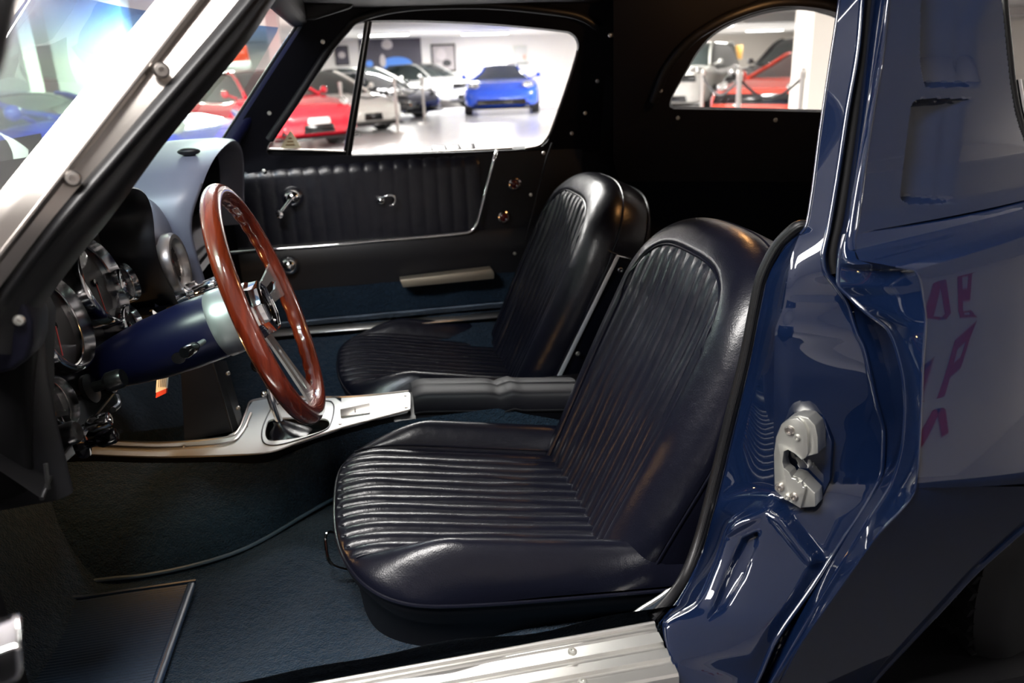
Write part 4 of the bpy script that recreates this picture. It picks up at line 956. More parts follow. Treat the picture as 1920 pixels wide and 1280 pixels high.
# centre spine with the clock
P = []
for y, k in [(1.535, 0.95), (1.555, 0.985), (1.60, 1.0), (1.66, 1.0), (1.70, 0.985), (1.74, 0.95)]:
    P.append([Vector((-0.42 - 0.03 * (1 - k) * 6, y, 0.62)), Vector((-0.395 - (1 - k) * 0.4, y, 0.70)), Vector((-0.386 - (1 - k) * 0.4, y, 0.80)), Vector((-0.395 - (1 - k) * 0.4, y, 0.86)), Vector((-0.43 - (1 - k) * 0.3, y, 0.905 * (0.6 + 0.4 * k))), Vector((-0.52, y, 0.925)), Vector((-0.66, y, 0.935))])
PP = []
for r in P: PP.append([Vector(q) for q in catmull([tuple(v) for v in r], 5)])
MB().grid(PP).build('centre_spine', DASHPAD, dash, ang=80)
ck = empty('clock', (0, 0, 0)); ck.parent = dash; cc = at(334, 494, y=1.59); ck.location = cc - wloc(dash); CA = Vector((1, -0.05, 0.12)).normalized()
MB().lathe([(0.062, -0.02), (0.062, 0.0), (0.058, 0.006), (0.050, 0.006), (0.041, -0.006), (0.040, -0.010)], cc, CA, 48, caps=False).build('clock_bezel', STAINLESS, ck, ang=50)
MB().lathe([(0.041, -0.010), (0.0001, -0.010)], cc, CA, 40, caps=False).build('clock_face', GAUGEFACE, ck)
e1 = CA.cross(Vector((0, 1, 0))).normalized(); e1 = e1 if e1.z > 0 else -e1
e2 = e1.cross(CA)
for ang_, L, m_, wd in ((118, 0.030, RED, 0.002), (200, 0.022, WHITE, 0.0014)):
    d = e2 * math.cos(math.radians(ang_)) + e1 * math.sin(math.radians(ang_))
    MB().box(cc + d * L * 0.5 - CA * 0.007, (L, wd, 0.001), d, CA.cross(d)).build('clock_hand', m_, ck, ang=0)
MB().lathe([(0.005, -0.009), (0.005, -0.005), (0.0001, -0.004)], cc, CA, 16).build('clock_centre', STAINLESS, ck)
mb = MB()
for k in range(12):
    d = e2 * math.cos(2 * PI * k / 12) + e1 * math.sin(2 * PI * k / 12); mb.box(cc + d * 0.036 - CA * 0.009, (0.006, 0.0014, 0.0008), d, CA.cross(d))
mb.build('clock_marks', WHITE, ck, ang=0)
MB().lathe([(0.041, -0.004), (0.0001, -0.001)], cc, CA, 40, caps=False).build('clock_glass', GAUGEGLASS, ck)
for (x, y, q, r, L) in ((372, 540, 1.60, 0.013, 0.05), (352, 552, 1.56, 0.013, 0.055)):
    c = at(x, y, y=q); g = empty('radio_knob', (0, 0, 0)); g.parent = dash; g.location = c - wloc(dash); ax = Vector((0.95, 0.1, 0.25)).normalized()
    MB().lathe([(r * 1.3, -0.02), (r * 1.3, 0.0), (r * 0.6, 0.004), (r * 0.55, 0.012)], c, ax, 20, caps=False).build('knob_stem', CHROME, g)
    MB().lathe([(r * 0.7, 0.012), (r * 0.8, 0.014), (r, L * 0.9), (r * 0.9, L), (0.0001, L)], c, ax, 20).build('knob_cap', CHROME, g, ang=30)
MB().box((-0.43, 1.59, 0.66), (0.10, 0.20, 0.10)).build('radio_housing', VINYL, dash, bevel=0.008)

# ================================================================== CENTRE CONSOLE
con = empty('centre_console', (0.0, 1.6, 0.42), 'brushed aluminium centre console plate with black armrest between the seats', 'console')
zc = pchip([20, 440, 510, 640, 770, 900], [0.402, 0.404, 0.405, 0.414, 0.432, 0.445])
def cp(x, y, dz=0): return at(x, y, z=float(zc(x)) + dz)
near_e = [(60, 846), (155, 852), (300, 857), (440, 853), (508, 847), (560, 829), (640, 802), (700, 786), (768, 768)]
far_e = [(60, 826), (155, 823), (300, 829), (420, 820), (447, 806), (462, 770), (475, 750), (540, 744), (640, 744), (700, 740), (766, 733)]
hole = [(497, 812), (500, 796), (508, 786), (545, 782), (590, 783), (611, 785), (618, 792), (612, 803), (590, 812), (550, 822), (515, 826), (502, 824)]
poly = near_e + far_e[::-1]
hc = (556, 803)
# plate split: left strip, ring round the gaiter hole, right tongue
def fanring(P2, H2, c, name, dz):
    H = catmull(H2, 4, closed=True); n = len(H)
    o = [ray_poly(c, (h.x, h.y), P2) for h in H]
    return MB().ring([cp(x, y, dz) for x, y in o], [cp(h.x, h.y, dz) for h in H], (0, 0, -0.004)).build(name, BRUSHED, con, ang=30)
mid = [(470, 757), (540, 744), (640, 744), (642, 802), (560, 829), (508, 847), (462, 852), (447, 806)]
fanring([(462, 770), (475, 750), (540, 744), (640, 744), (640, 802), (560, 829), (508, 847), (455, 852), (450, 806)], hole, hc, 'shifter_plate', 0.0)
ls = [(60, 846), (155, 852), (300, 857), (455, 852), (450, 806), (447, 806), (420, 820), (300, 829), (155, 823), (60, 826)]
MB().prism([cp(x, y) for x, y in ls], (0, 0, -0.004)).build('console_strip', BRUSHED, con, ang=20)
rs = [(640, 802), (700, 786), (764, 770), (769, 765), (769, 738), (764, 733), (700, 740), (640, 744)]
MB().prism([cp(x, y) for x, y in rs], (0, 0, -0.004)).build('console_tongue', BRUSHED, con, ang=20)
rimz = catmull([cp(x, y, 0.001) for x, y in near_e], 4)
MB().tube(rimz, 0.0022, 8).build('plate_rim', STAINLESS, con)
MB().tube(catmull([cp(x, y, 0.001) for x, y in far_e], 4), 0.0025, 8).build('plate_rim', STAINLESS, con)
MB().tube(catmull([cp(x, y, 0.003) for x, y in [(60, 832), (155, 834), (300, 840), (420, 832), (452, 812), (470, 775)]], 5), 0.0035, 8).build('strip_bead', STAINLESS, con)
skirt = [p for p in rimz]
P = [[p, p + Vector((-0.006, 0.004, -0.012)), p + Vector((-0.012, 0.012, -0.035 if p.x < -0.2 else -0.06))] for p in skirt]
MB().grid(P).build('console_side', METALBLACK, con)
# engraved rounded line round the shifter hole
eng = catmull([cp(x, y, 0.0012) for x, y in [(491, 820), (493, 800), (505, 772), (518, 758), (560, 751), (612, 751), (624, 756), (626, 770), (619, 796), (606, 808), (560, 824), (520, 834), (498, 832)]], 4, closed=True)
MB().tube(eng, 0.0014, 6, closed=True).build('engraved_line', METALBLACK, con)
# slide plate
q = [cp(x, y, 0.001) for x, y in [(638, 769), (693, 757), (694, 775), (639, 783)]]
MB().prism(q, (0, 0, 0.003)).build('slide_plate', STAINLESS, con, bevel=0.001)
MB().prism([cp(x, y, 0.0045) for x, y in [(665, 766), (667, 766), (667, 774), (665, 774)]], (0, 0, 0.001)).build('slide_mark', BLACKGLOSS, con)
for x, y in ((638, 795), (760, 742), (762, 764), (462, 800)): screw(con, cp(x, y, 0.0), (0, 0, 1), 0.0035, STAINLESS)
# shifter boot and lever
well = [cp(h.x, h.y, -0.004) for h in catmull(hole, 4, closed=True)]
MB().grid([[p for p in well], [p + Vector((0, 0, -0.03)) for p in well]], closed_v=True).build('shifter_well', RUBBER, con)
MB().add([p + Vector((0, 0, -0.028)) for p in well], [tuple(range(len(well)))]).build('shifter_well_floor', RUBBER, con)
gl = empty('gear_lever', cp(530, 812), 'chrome gear lever with black leather gaiter behind the steering wheel', 'gear lever')
b = cp(545, 812, -0.01); t = at(521, 788, y=b.y + 0.005)
k = at(505, 728, y=b.y + 0.01); k2 = at(490, 690, y=b.y + 0.02)
ax = (t - b)
P = []
for i in range(15):
    u = i / 14; c = b.lerp(t, u); ring = []
    for j in range(40):
        a = 2 * PI * j / 40; r = (0.038 - 0.028 * smooth(u**0.75)) * (1 + 0.07 * math.sin(5 * a + 4 * u) * (1 - u)); ring.append(c + Vector((math.cos(a) * r * 1.15, math.sin(a) * r, 0.010 * math.sin(3 * a) * u * (1 - u))))
    P.append(ring)
MB().grid(P, closed_v=True).build('leather_gaiter', LEATHER, gl, ang=80)
MB().tube([t - ax * 0.1, t.lerp(k, 0.5), k, k2], [0.0085, 0.0075, 0.0065, 0.006], 14).build('lever_rod', CHROME, gl)
MB().tube([t.lerp(k, 0.35) + Vector((-0.004, -0.008, 0)), t.lerp(k, 0.9) + Vector((-0.006, -0.008, 0))], 0.0035, 8).build('reverse_lockout_rod', CHROME, gl)
MB().ball(t.lerp(k, 0.9) + Vector((-0.012, -0.008, 0)), 0.007, 12, 8).build('lockout_tab', CHROME, gl)
MB().ball(k2 + Vector((-0.004, 0, 0.008)), 0.017, 20, 12).build('lever_ball', BLACKGLOSS, gl)
# armrest box
P = []
for x in np.linspace(0, 1, 26):
    px_ = 771 + (1080 - 771) * x; top = at(px_, 703 - 3 * x, z=0.478); bot = at(px_, 742 - 4 * x, z=0.468)
    s_ = smooth(x / 0.06); dent = 0.006 * math.exp(-((x - 0.52) / 0.03)**2) - 0.004 * math.exp(-((x - 0.60) / 0.03)**2)
    c = [(bot.y + 0.012, 0.40), (bot.y, 0.43), (bot.y + 0.002, 0.455), (bot.y + 0.012, 0.468), (bot.y + 0.04, 0.474), (top.y - 0.04, 0.477), (top.y - 0.012, 0.474), (top.y, 0.463), (top.y, 0.40)]
    P.append([Vector((top.x * 0.5 + bot.x * 0.5 + (0.006 if j in (0, 8) else 0), yy, 0.40 + (zz - 0.40) * (0.86 + 0.14 * s_) - dent)) for j, (yy, zz) in enumerate(c)])
MB().grid([[Vector(v) for v in catmull([tuple(q) for q in r], 4)] for r in P]).build('armrest_pad', TRIMVINYL, con, ang=70)
fr_ = [Vector(v) for v in catmull([tuple(q) for q in P[0]], 4)]
MB().add(fr_, [tuple(range(len(fr_)))]).build('armrest_front', TRIMVINYL, con, ang=0)
MB().tube([P[i][1] + Vector((0, -0.001, 0)) for i in range(26)], 0.0022, 6).build('armrest_seam', VINYL, con)
MB().box((0.32, 1.59, 0.34), (0.60, 0.16, 0.16)).build('console_base', VINYL, con, bevel=0.004)
# lower centre stack between dash and plate
sb = [at(346, 826, z=0.405), at(440, 808, z=0.405), at(455, 792, z=0.405), at(462, 770, z=0.405), at(420, 757, z=0.405)]
a = sb[0]; b2 = sb[1]
stp = [(346, 826, 338, 676), (436, 809, 398, 676), (448, 802, 408, 676), (455, 784, 424, 676)]
P = []
for x0_, y0_, x1_, y1_ in stp:
    p = at(x0_, y0_, z=0.405); q = at(x1_, y1_, y=p.y + 0.0); P.append([p, p.lerp(q, 0.33), p.lerp(q, 0.66), q])
MB().grid(P).build('centre_stack', VINYL, con, ang=20)
MB().tube([P[1][0], P[1][3]], 0.0022, 8).build('stack_edge', METALBLACK, con)
for (x, y) in ((446, 765), (427, 700)): screw(con, at(x, y, y=P[2][0].y - 0.004), (0.7, -0.7, 0), 0.005, STAINLESS)
for (x, y) in ((158, 842), (345, 838)): screw(con, cp(x, y, 0.004), (0, 0, 1), 0.005, STAINLESS)

# ================================================================== SMALL LOOSE THINGS
tg = empty('paper_tag', at(305, 715, y=1.36), 'white paper tag with a red end hanging under the steering column', 'tag')
pt = [at(x, y, y=1.36) for x, y in [(296, 682), (316, 680), (312, 728), (292, 736)]]
MB().prism(pt, (0.002, 0.001, 0)).build('tag_card', TAGWHITE, tg, ang=0)
MB().prism([at(x, y, y=1.3595) for x, y in [(293, 736), (312, 728), (311, 737), (292, 746)]], (0.002, 0.002, 0)).build('tag_end', TAGRED, tg, ang=0)
mb = MB()
for k in range(5):
    x = 299 + 3.2 * k; mb.prism([at(xx, yy, y=1.3585) for xx, yy in [(x - 0.5, 690), (x + 0.5, 690), (x - 1.5, 726), (x - 2.5, 726)]], (0.0004, 0.0004, 0))
mb.build('tag_print', M2('grey_print', (0.25, 0.25, 0.25), 0.7), tg, ang=0)
MB().tube([at(306, 682, y=1.36), at(308, 668, y=1.35)], 0.0012, 6).build('tag_string', WHITE, tg)
fm = empty('floor_mat', at(250, 1220, z=0.28), 'navy ribbed floor mat with a stitched border in the driver footwell', 'floor mat')
m0 = at(368, 1095, z=0.279); m1 = at(300, 1292, z=0.279); left = Vector((-0.30, 0, 0.0))
P = []
nr = 150
def mrow(t): return m0.lerp(m1, t * 1.15)
nr = 44
for i in range(nr * 2 + 1):
    t = i / (nr * 2); p = mrow(t); line = []
    for k in range(25):
        u = k / 24; g = 0.0008 if i % 2 else -0.0008
        wv = 0.0025 * math.sin(9 * u + 3 * t) * u
        line.append(p + Vector((-0.014 - 0.34 * u, wv, 0.004 + g + 0.18 * max(0, u - 0.55)**1.5)))
    P.append(line)
MB().grid(P).build('ribbed_field', MATRUB, fm, ang=0)
MB().grid([[mrow(t) + Vector((0, 0, 0.0)), mrow(t) + Vector((-0.003, 0, 0.005)), mrow(t) + Vector((-0.012, 0, 0.005)), mrow(t) + Vector((-0.016, 0, 0.003))] for t in np.linspace(-0.01, 1, 40)]).build('mat_border', MATRUB, fm, ang=60)
MB().tube([m0 + Vector((-0.34 * k / 20, 0.004, 0.004 + 0.18 * max(0, k / 20 - 0.55)**1.5)) for k in range(21)], 0.004, 8).build('mat_border', MATRUB, fm)
mb = MB()
for k in range(60):
    t = k / 60; a = mrow(t) + Vector((-0.010, 0, 0.0056)); d = (m1 - m0).normalized(); mb.box(a, (0.0035, 0.0007, 0.0007), d, d.cross(Vector((0, 0, 1))))
tag(mb.build('mat_stitching', M2('blue_thread', (0.05, 0.09, 0.16), 0.7), fm, ang=0), kind='stuff')

# ================================================================== OPEN DRIVER DOOR (its edge reaches into the frame at the left)
dd = empty('driver_door', (-0.30, 0.42, 0.7), 'open driver door whose chrome armrest end and dark frame edge show at left', 'door')
h0 = Vector((-0.46, 0.76, 0)); h1 = Vector((-0.30, -0.22, 0)); dv = (h1 - h0).normalized(); nv = Vector((dv.y, -dv.x, 0)) * -1
if nv.x < 0: nv = -nv
def ddp(t, z, n=0.0): return h0 + dv * t + nv * n + Vector((0, 0, z))
MB().prism([ddp(0.0, 0.36), ddp(0.98, 0.36), ddp(1.02, 0.60), ddp(1.0, 0.86), ddp(0.0, 0.88)], nv * -0.12).build('door_shell', PAINT, dd, bevel=0.01)
MB().prism([ddp(0.04, 0.42), ddp(0.94, 0.42), ddp(0.97, 0.84), ddp(0.04, 0.86)], nv * 0.012).build('door_card', VINYL, dd, bevel=0.006)
ab0, ab1 = at(36, 1216, y=0.40), at(36, 1262, y=0.40)
bx = [(-350, 1350), (-120, 1264), (20, 1213), (34, 1209), (39, 1216), (42, 1260), (36, 1276), (22, 1282), (-120, 1330), (-350, 1410)]
MB().prism([at(x, y, y=0.43) for x, y in bx], (-0.012, 0.035, 0)).build('armrest_end', CHROME, dd, bevel=0.003, seg=3)
fr0 = [at(x, y, y=0.40) for x, y in [(34, -30), (8, 100), (-8, 150), (-200, 150), (-200, -30)]]
MB().prism(fr0, (-0.006, 0.02, 0)).build('window_frame', RUBBER, dd, bevel=0.003)

# ================================================================== THE HALL
WALLM = mat('white_painted_wall', (0.82, 0.79, 0.76), 0.7)
WARMWALL = mat('cream_painted_wall', (0.80, 0.75, 0.68), 0.7)
CEILM = mat('white_ceiling', (0.80, 0.78, 0.75), 0.8)
FLOORM = mat('pale_grey_epoxy_floor', (0.66, 0.65, 0.66), 0.28, spec=0.5, coat=0.4, coat_r=0.15, var=0.08, varscale=1.5)
ADDCARPET = mat('charcoal_added_carpet', (0.035, 0.035, 0.04), 0.9)
def structure(name, mb, m, **k):
    o = mb.build(name, m, None, **k); o['kind'] = 'structure'; return o
YB = 28.4
structure('floor', MB().box((4, 13, -0.05), (46, 46, 0.1)), FLOORM, ang=0)
structure('ceiling', MB().box((4, 13, CEIL + 0.05), (46, 46, 0.1)), CEILM, ang=0)
structure('wall_back', MB().box((-4.5, YB + 0.1, 1.12), (29, 0.2, 2.26)), WALLM, ang=0)
structure('wall_return', MB().box((10.1, 31.5, 1.12), (0.2, 7, 2.26)), WALLM, ang=0)
structure('wall_far', MB().box((18, 35.1, 1.12), (16.4, 0.2, 2.26)), WARMWALL, ang=0)
structure('wall_right', MB().box((26.1, 15, 1.12), (0.2, 40.2, 2.26)), WARMWALL, ang=0)
structure('wall_left', MB().box((-18.1, 11, 1.12), (0.2, 40, 2.26)), WALLM, ang=0)
structure('wall_front', MB().box((4, -5.1, 1.12), (46, 0.2, 2.26)), WALLM, ang=0)
LAMPLAB = {0: 'lit ceiling tube above the wide dark mural on the back wall', 1: 'lit ceiling tube at the top right of the passenger door window', 11: 'lit ceiling tube shining above the cars in the rear window'}
def pillar(px0, px1, y, py=100, m=WALLM, depth=0.45, name='pillar'):
    a, b = at(px0, py, y=y), at(px1, py, y=y)
    structure(name, MB().box(((a.x + b.x) / 2, y + depth / 2, CEIL / 2), (abs(b.x - a.x), depth, CEIL)), m, ang=0)
pillar(1213, 1271, 21.0); pillar(1521, 1592, 9.8, m=WARMWALL); pillar(505, 528, 16.0); pillar(84, 230, 11.5, 40); pillar(-120, 28, 10.6, 40, WARMWALL)
structure('trim_1', MB().box((14.8, 20.0, CEIL - 0.11), (9.4, 0.4, 0.22)), CEILM, ang=0)
mt_ = MB().box((0.6, 0.75, 0.005), (5.8, 4.0, 0.01)).build('added_dark_carpet', ADDCARPET, None, ang=0)  # unseen dark carpet, added so the lower body side mirrors a dark floor
tag(mt_, 'unseen charcoal carpet added under the blue coupe to darken the floor it mirrors', 'carpet')

LENS = mat('lit_lamp_diffuser', (1, 1, 1), 0.5, emit=(1.0, 0.97, 0.93), es=9)
HOUS = mat('white_lamp_housing', (0.8, 0.8, 0.8), 0.5)
for i, (x, y, d, pw) in enumerate(LAMPS):
    e = empty('ceiling_light', (x, y, CEIL), None, 'light', 'ceiling lights of the hall')
    e['label'] = 'lit white tube fixture on the low white hall ceiling, some unseen ones added for light'
    if i in LAMPLAB: e['label'] = LAMPLAB[i]
    sx, sy = (1.5, 0.34) if d == 'x' else (0.34, 1.5)
    MB().box((x, y, CEIL - 0.025), (sx, sy, 0.05)).build('lamp_housing', HOUS, e, bevel=0.01)
    MB().box((x, y, CEIL - 0.06), (sx - 0.06, sy - 0.06, 0.03)).build('lamp_diffuser', LENS, e, bevel=0.012)
    l = bpy.data.lights.new('tube_light', 'AREA'); l.shape = 'RECTANGLE'; l.size = sx; l.size_y = sy; l.energy = LAMP_POWER * pw; l.color = (1.0, 0.965, 0.93)
    lo = bpy.data.objects.new('tube_light', l); COL.objects.link(lo); lo.parent = e; lo.location = (0, 0, -0.085)

# ------------------------------------------------------------------ parked cars
CARGLASS = mat('dark_car_window', (0.02, 0.03, 0.03), 0.05, spec=0.8)
TYRE = mat('car_tyre', (0.015, 0.015, 0.016), 0.7)
LAMPGL = mat('clear_headlamp', (0.55, 0.55, 0.53), 0.08, 0.6)
PLATE = mat('white_number_plate', (0.75, 0.75, 0.72), 0.5)
AMB = mat('amber_indicator', (0.8, 0.22, 0.02), 0.3)
def paintm(name, c): return M2(name, c, 0.25, coat=1.0, spec=0.4)
def make_car(name, label, cx_, cy_, ang, col, topw=0.53, L=4.4, W=1.8, H=1.27, hood=0.72, nose=0.52, cab=(-0.30, 0.22), belt=0.80, wing=False, tall=False, mouth=0.55, spec=None, hoodcol=None):
    r = empty(name, (cx_, cy_, 0), label, 'car', 'cars parked in the hall'); 
    ca, sa = math.cos(ang), math.sin(ang); spec = spec or {}
    def T(x, y, z): return Vector((cx_ + x * ca - y * sa, cy_ + x * sa + y * ca, z))
    cab0, cab1 = cab
    # lower body: (t from rear to nose, half width, underside, top)
    S = [(-0.5, 0.70, 0.38, belt - 0.18), (-0.495, 0.80, 0.30, belt - 0.06), (-0.46, 0.93, 0.24, belt + 0.02), (-0.34, 1.0, 0.20, belt + 0.05), (-0.1, 0.97, 0.18, belt), (0.12, 0.97, 0.18, belt - 0.01), (cab1 + 0.03, 0.985, 0.19, hood + 0.06), (0.34, 1.0, 0.20, hood + 0.015), (0.42, 0.97, 0.20, hood - 0.05), (0.465, 0.90, 0.20, nose + 0.08), (0.49, 0.78, 0.22, nose), (0.5, 0.62, 0.28, nose - 0.1)]
    f = [pchip([s[0] for s in S], [s[k] for s in S]) for k in (1, 2, 3)]
    def section(t, n=40):
        hw_, b, top = float(f[0](t)) * W / 2, float(f[1](t)), float(f[2](t)); m = (b + top) / 2; h = (top - b) / 2; out = []
        for k in range(n):
            a = 2 * PI * k / n; c, s = math.cos(a), math.sin(a); e = 0.42 if s > 0 else 0.3
            out.append(T(t * L, hw_ * math.copysign(abs(c)**0.38, c), m + h * math.copysign(abs(s)**e, s) + (0.035 * (abs(c) > 0.5) * (1 - abs(c)) if s > 0 else 0)))
        return out
    ts = [-0.5, -0.498, -0.49, -0.475] + list(np.linspace(-0.45, 0.44, 30)) + [0.46, 0.475, 0.488, 0.496, 0.5]
    b = MB(); b.grid([section(t) for t in ts], closed_v=True); k = len(b.v); b.f.append(tuple(range(40))); b.f.append(tuple(range(k - 40, k)))
    b.build('car_body', col, r, ang=50)
    # cabin
    roofz = H; G = [(cab0 - 0.17, 0.72, belt + 0.02), (cab0 - 0.05, topw + 0.06, H - 0.14), (cab0 + 0.08, topw, H - 0.015), (-0.02, topw, H), (cab1 - 0.14, topw, H - 0.03), (cab1 - 0.08, topw + 0.05, H - 0.13), (cab1 + 0.05, 0.76, hood + 0.05)]
    if tall: G = [(-0.46, 0.76, belt + 0.02), (-0.43, 0.68, H - 0.12), (-0.38, 0.66, H), (-0.02, 0.66, H), (cab1 - 0.12, 0.66, H - 0.03), (cab1 - 0.07, 0.68, H - 0.12), (cab1 + 0.03, 0.78, hood + 0.06)]
    gw, gz = pchip([g[0] for g in G], [g[1] for g in G]), pchip([g[0] for g in G], [g[2] for g in G])
    def cabline(t, grow=0.0, lo=-1.0, hi=1.0, n=21):
        top = float(gz(t)) + grow; wr = float(gw(t)) * W / 2 + grow; wb_ = 0.86 * W / 2 + grow * 0.5; base = belt - 0.03 if t < cab1 - 0.02 else hood; out = []
        for k in range(n):
            s = lo + (hi - lo) * k / (n - 1)
            if abs(s) < 0.62: y = s / 0.62 * wr; z = top - 0.035 * (s / 0.62)**2 * min(1, max(0, top - base) / 0.3)
            else:
                u = (abs(s) - 0.62) / 0.38; y = math.copysign(wr + (wb_ - wr) * u, s); z = (top - 0.035 * min(1, max(0, top - base) / 0.3)) * (1 - u) + base * u
            out.append(T(t * L, y, z))
        return out
    tg_ = list(np.linspace(G[0][0], G[-1][0], 30))
    MB().grid([cabline(t) for t in tg_]).build('windows', CARGLASS, r, ang=50)
    tr_ = list(np.linspace(G[1][0] + 0.03, G[4][0] + 0.005, 14))
    MB().grid([cabline(t, 0.008, -0.63, 0.63) for t in tr_]).build('roof', col, r, ang=50)
    for sg in (-1, 1):
        MB().tube([cabline(t, 0.006, sg * 0.62, sg * 0.63, 2)[0] for t in np.linspace(G[4][0] - 0.02, G[-1][0], 8)], 0.03, 8).build('windscreen_pillar', col, r)
        MB().tube([cabline(t, 0.006, sg * 0.62, sg * 0.63, 2)[0] for t in np.linspace(G[0][0], G[1][0] + 0.05, 8)], 0.05, 8).build('rear_pillar', col, r)
        m = T((cab1 + 0.0) * L, sg * (W / 2 + 0.02), belt + 0.10); MB().tube([T((cab1 + 0.0) * L, sg * W * 0.40, belt + 0.02), m], 0.02, 6).build('mirror_stalk', col, r); MB().ball(m, 0.085, 14, 10, (0.75, 0.9, 0.75)).build('door_mirror', col, r)
        # headlamp
        hp = T(0.452 * L, sg * W * 0.355, (nose + hood) / 2 + 0.035)
        u = Vector((ca * 0.5 + sg * sa * -0.45, sa * 0.5 + sg * ca * 0.45, -0.0)).normalized()
        hb = MB(); e2_ = Vector((-u.y, u.x, 0)); zz = Vector((0, 0, 1)); PP_ = []
        for i in range(9):
            a = PI / 2 * i / 8; PP_.append([hp + u * (0.05 * math.sin(a)) + (e2_ * math.cos(2 * PI * k / 24) * 0.20 + (zz + u * -0.5) * math.sin(2 * PI * k / 24) * 0.075) * math.cos(a) for k in range(24)])
        hb.grid(PP_, closed_v=True).build('headlamp', LAMPGL if not spec.get('darklamp') else BLACKGLOSS, r)
        MB().ball(hp + u * 0.05, 0.045, 12, 8).build('headlamp_lens', M2('bright_lens', (0.85, 0.85, 0.85), 0.1, metal=0.8), r)
        MB().ball(T(0.487 * L, sg * W * 0.33, 0.36), 0.05, 12, 8, (1, 1, 0.8)).build('front_lamp', AMB if spec.get('amber') else LAMPGL, r)
        for t in (-0.30, 0.315):
            c = T(t * L, sg * (W / 2 - 0.10), 0.32); axw = Vector((-sa * sg, ca * sg, 0))
            MB().lathe([(0.20, 0.10), (0.30, 0.105), (0.325, 0.07), (0.325, -0.09), (0.2, -0.1)], c, axw, 32, caps=False, ref=(0, 0, 1)).build('tyre', TYRE, r)
            MB().lathe([(0.21, 0.10), (0.19, 0.06), (0.06, 0.075), (0.0001, 0.085)], c, axw, 20, caps=False, ref=(0, 0, 1)).build('wheel_rim', ALU, r)
    # nose: grille, lower intake, plate
    nx = 0.497 * L
    def blk(y0, y1, z0, z1, m, nm, xo=0.0, dz=0.05):
        xo = xo + 0.02
        MB().prism([T(nx + xo, y0, z0), T(nx + xo, y1, z0), T(nx + xo - dz * 0.3, y1 * 0.95, z1), T(nx + xo - dz * 0.3, y0 * 0.95, z1)], Vector((-ca, -sa, 0)) * 0.2).build(nm, m, r, bevel=0.015)
    w2 = W / 2
    blk(-w2 * mouth, w2 * mouth, 0.26, 0.40, BLACKGLOSS, 'grille', 0.012)
    blk(-w2 * 0.85, w2 * 0.85, 0.16, 0.205, BLACKGLOSS, 'front_splitter', 0.03)
    if spec.get('plate'): blk(-0.20, 0.20, 0.40, 0.50, PLATE, 'number_plate', 0.035)
    if spec.get('upper'): blk(-w2 * 0.75, w2 * 0.75, nose - 0.12, nose + 0.03, spec['upper'], 'upper_grille', 0.012)
    if spec.get('side_intakes'):
        for sg in (-1, 1): blk(sg * w2 * 0.62 - 0.11, sg * w2 * 0.62 + 0.11, 0.25, 0.42, BLACKGLOSS, 'side_intake', -0.02)
    if spec.get('scoop'):
        a = 0.30; MB().prism([T((a + 0.02) * L, -0.14, hood + 0.012), T((a + 0.02) * L, 0.14, hood + 0.012), T((a - 0.02) * L, 0.10, hood + 0.035), T((a - 0.02) * L, -0.10, hood + 0.035)], (0, 0, 0.01)).build('bonnet_scoop', BLACKGLOSS, r)
    if hoodcol:
        P_ = [[T(t * L, y * W / 2, float(f[2](t)) + 0.006 - 0.03 * abs(y)**3) for y in np.linspace(-0.72, 0.72, 13)] for t in np.linspace(cab1 + 0.03, 0.45, 14)]
        MB().grid(P_).build('bonnet', hoodcol, r)
    if wing:
        MB().box(T(-0.47 * L, 0, belt + 0.42), (0.28, 1.7, 0.025), (ca, sa, 0), (-sa, ca, 0)).build('rear_wing', BLACKGLOSS, r, bevel=0.006)
        for sg in (-1, 1): MB().box(T(-0.47 * L, sg * 0.5, belt + 0.23), (0.14, 0.02, 0.38), (ca, sa, 0), (-sa, ca, 0)).build('wing_strut', BLACKGLOSS, r)
    return r
BLUEP = paintm('bright_blue_paint', (0.015, 0.09, 0.72)); REDP = paintm('red_car_paint', (0.62, 0.012, 0.03)); WHITEP = paintm('white_car_paint', (0.80, 0.79, 0.74)); BLACKP = paintm('black_car_paint', (0.01, 0.01, 0.012)); SILVP = paintm('silver_car_paint', (0.55, 0.55, 0.54)); DBLUEP = paintm('deep_blue_paint', (0.02, 0.045, 0.42)); ORP = paintm('orange_red_paint', (0.60, 0.05, 0.025))
p = at(942, 216, z=0)
make_car('sports_car', 'bright blue sports car with a rear wing, facing the camera on the far floor', p.x + 0.4, p.y + 2.1, math.radians(-101), BLUEP, topw=0.44, W=1.98, L=4.4, H=1.27, hood=0.83, nose=0.58, belt=0.86, wing=True, mouth=0.66, spec=dict(side_intakes=1, scoop=1))
def facing(px, py, dx, dy, L, **k):
    p = at(px, py, z=0); d = math.hypot(dx, dy); dx, dy = dx / d, dy / d
    return p.x - dx * L / 2, p.y - dy * L / 2, math.atan2(dy, dx)
x, y, a = facing(604, 280, 0.56, -0.84, 4.4); make_car('parked_car', 'red car with a white plate, nose at the vent window of the passenger door', x, y, a, REDP, H=1.28, hood=0.78, nose=0.60, mouth=0.32, spec=dict(plate=1, side_intakes=1))
x, y, a = facing(704, 250, 0.58, -0.82, 4.4); make_car('parked_car', 'white car with dark intakes parked between the red car and the black car', x, y, a, WHITEP, H=1.25, mouth=0.25, spec=dict(side_intakes=1))
x, y, a = facing(800, 222, 0.75, -0.66, 4.4); make_car('parked_car', 'black car with amber front lamps behind the near white car', x, y, a, BLACKP, H=1.2, spec=dict(amber=1))
x, y, a = facing(842, 203, 0.66, -0.76, 4.4); make_car('parked_car', 'silver white saloon with an upright dark grille under the framed pictures', x + 0.7, y + 0.5, a, SILVP, H=1.42, hood=0.92, nose=0.72, belt=0.92, spec=dict(upper=BLACKGLOSS, plate=1, amber=1))
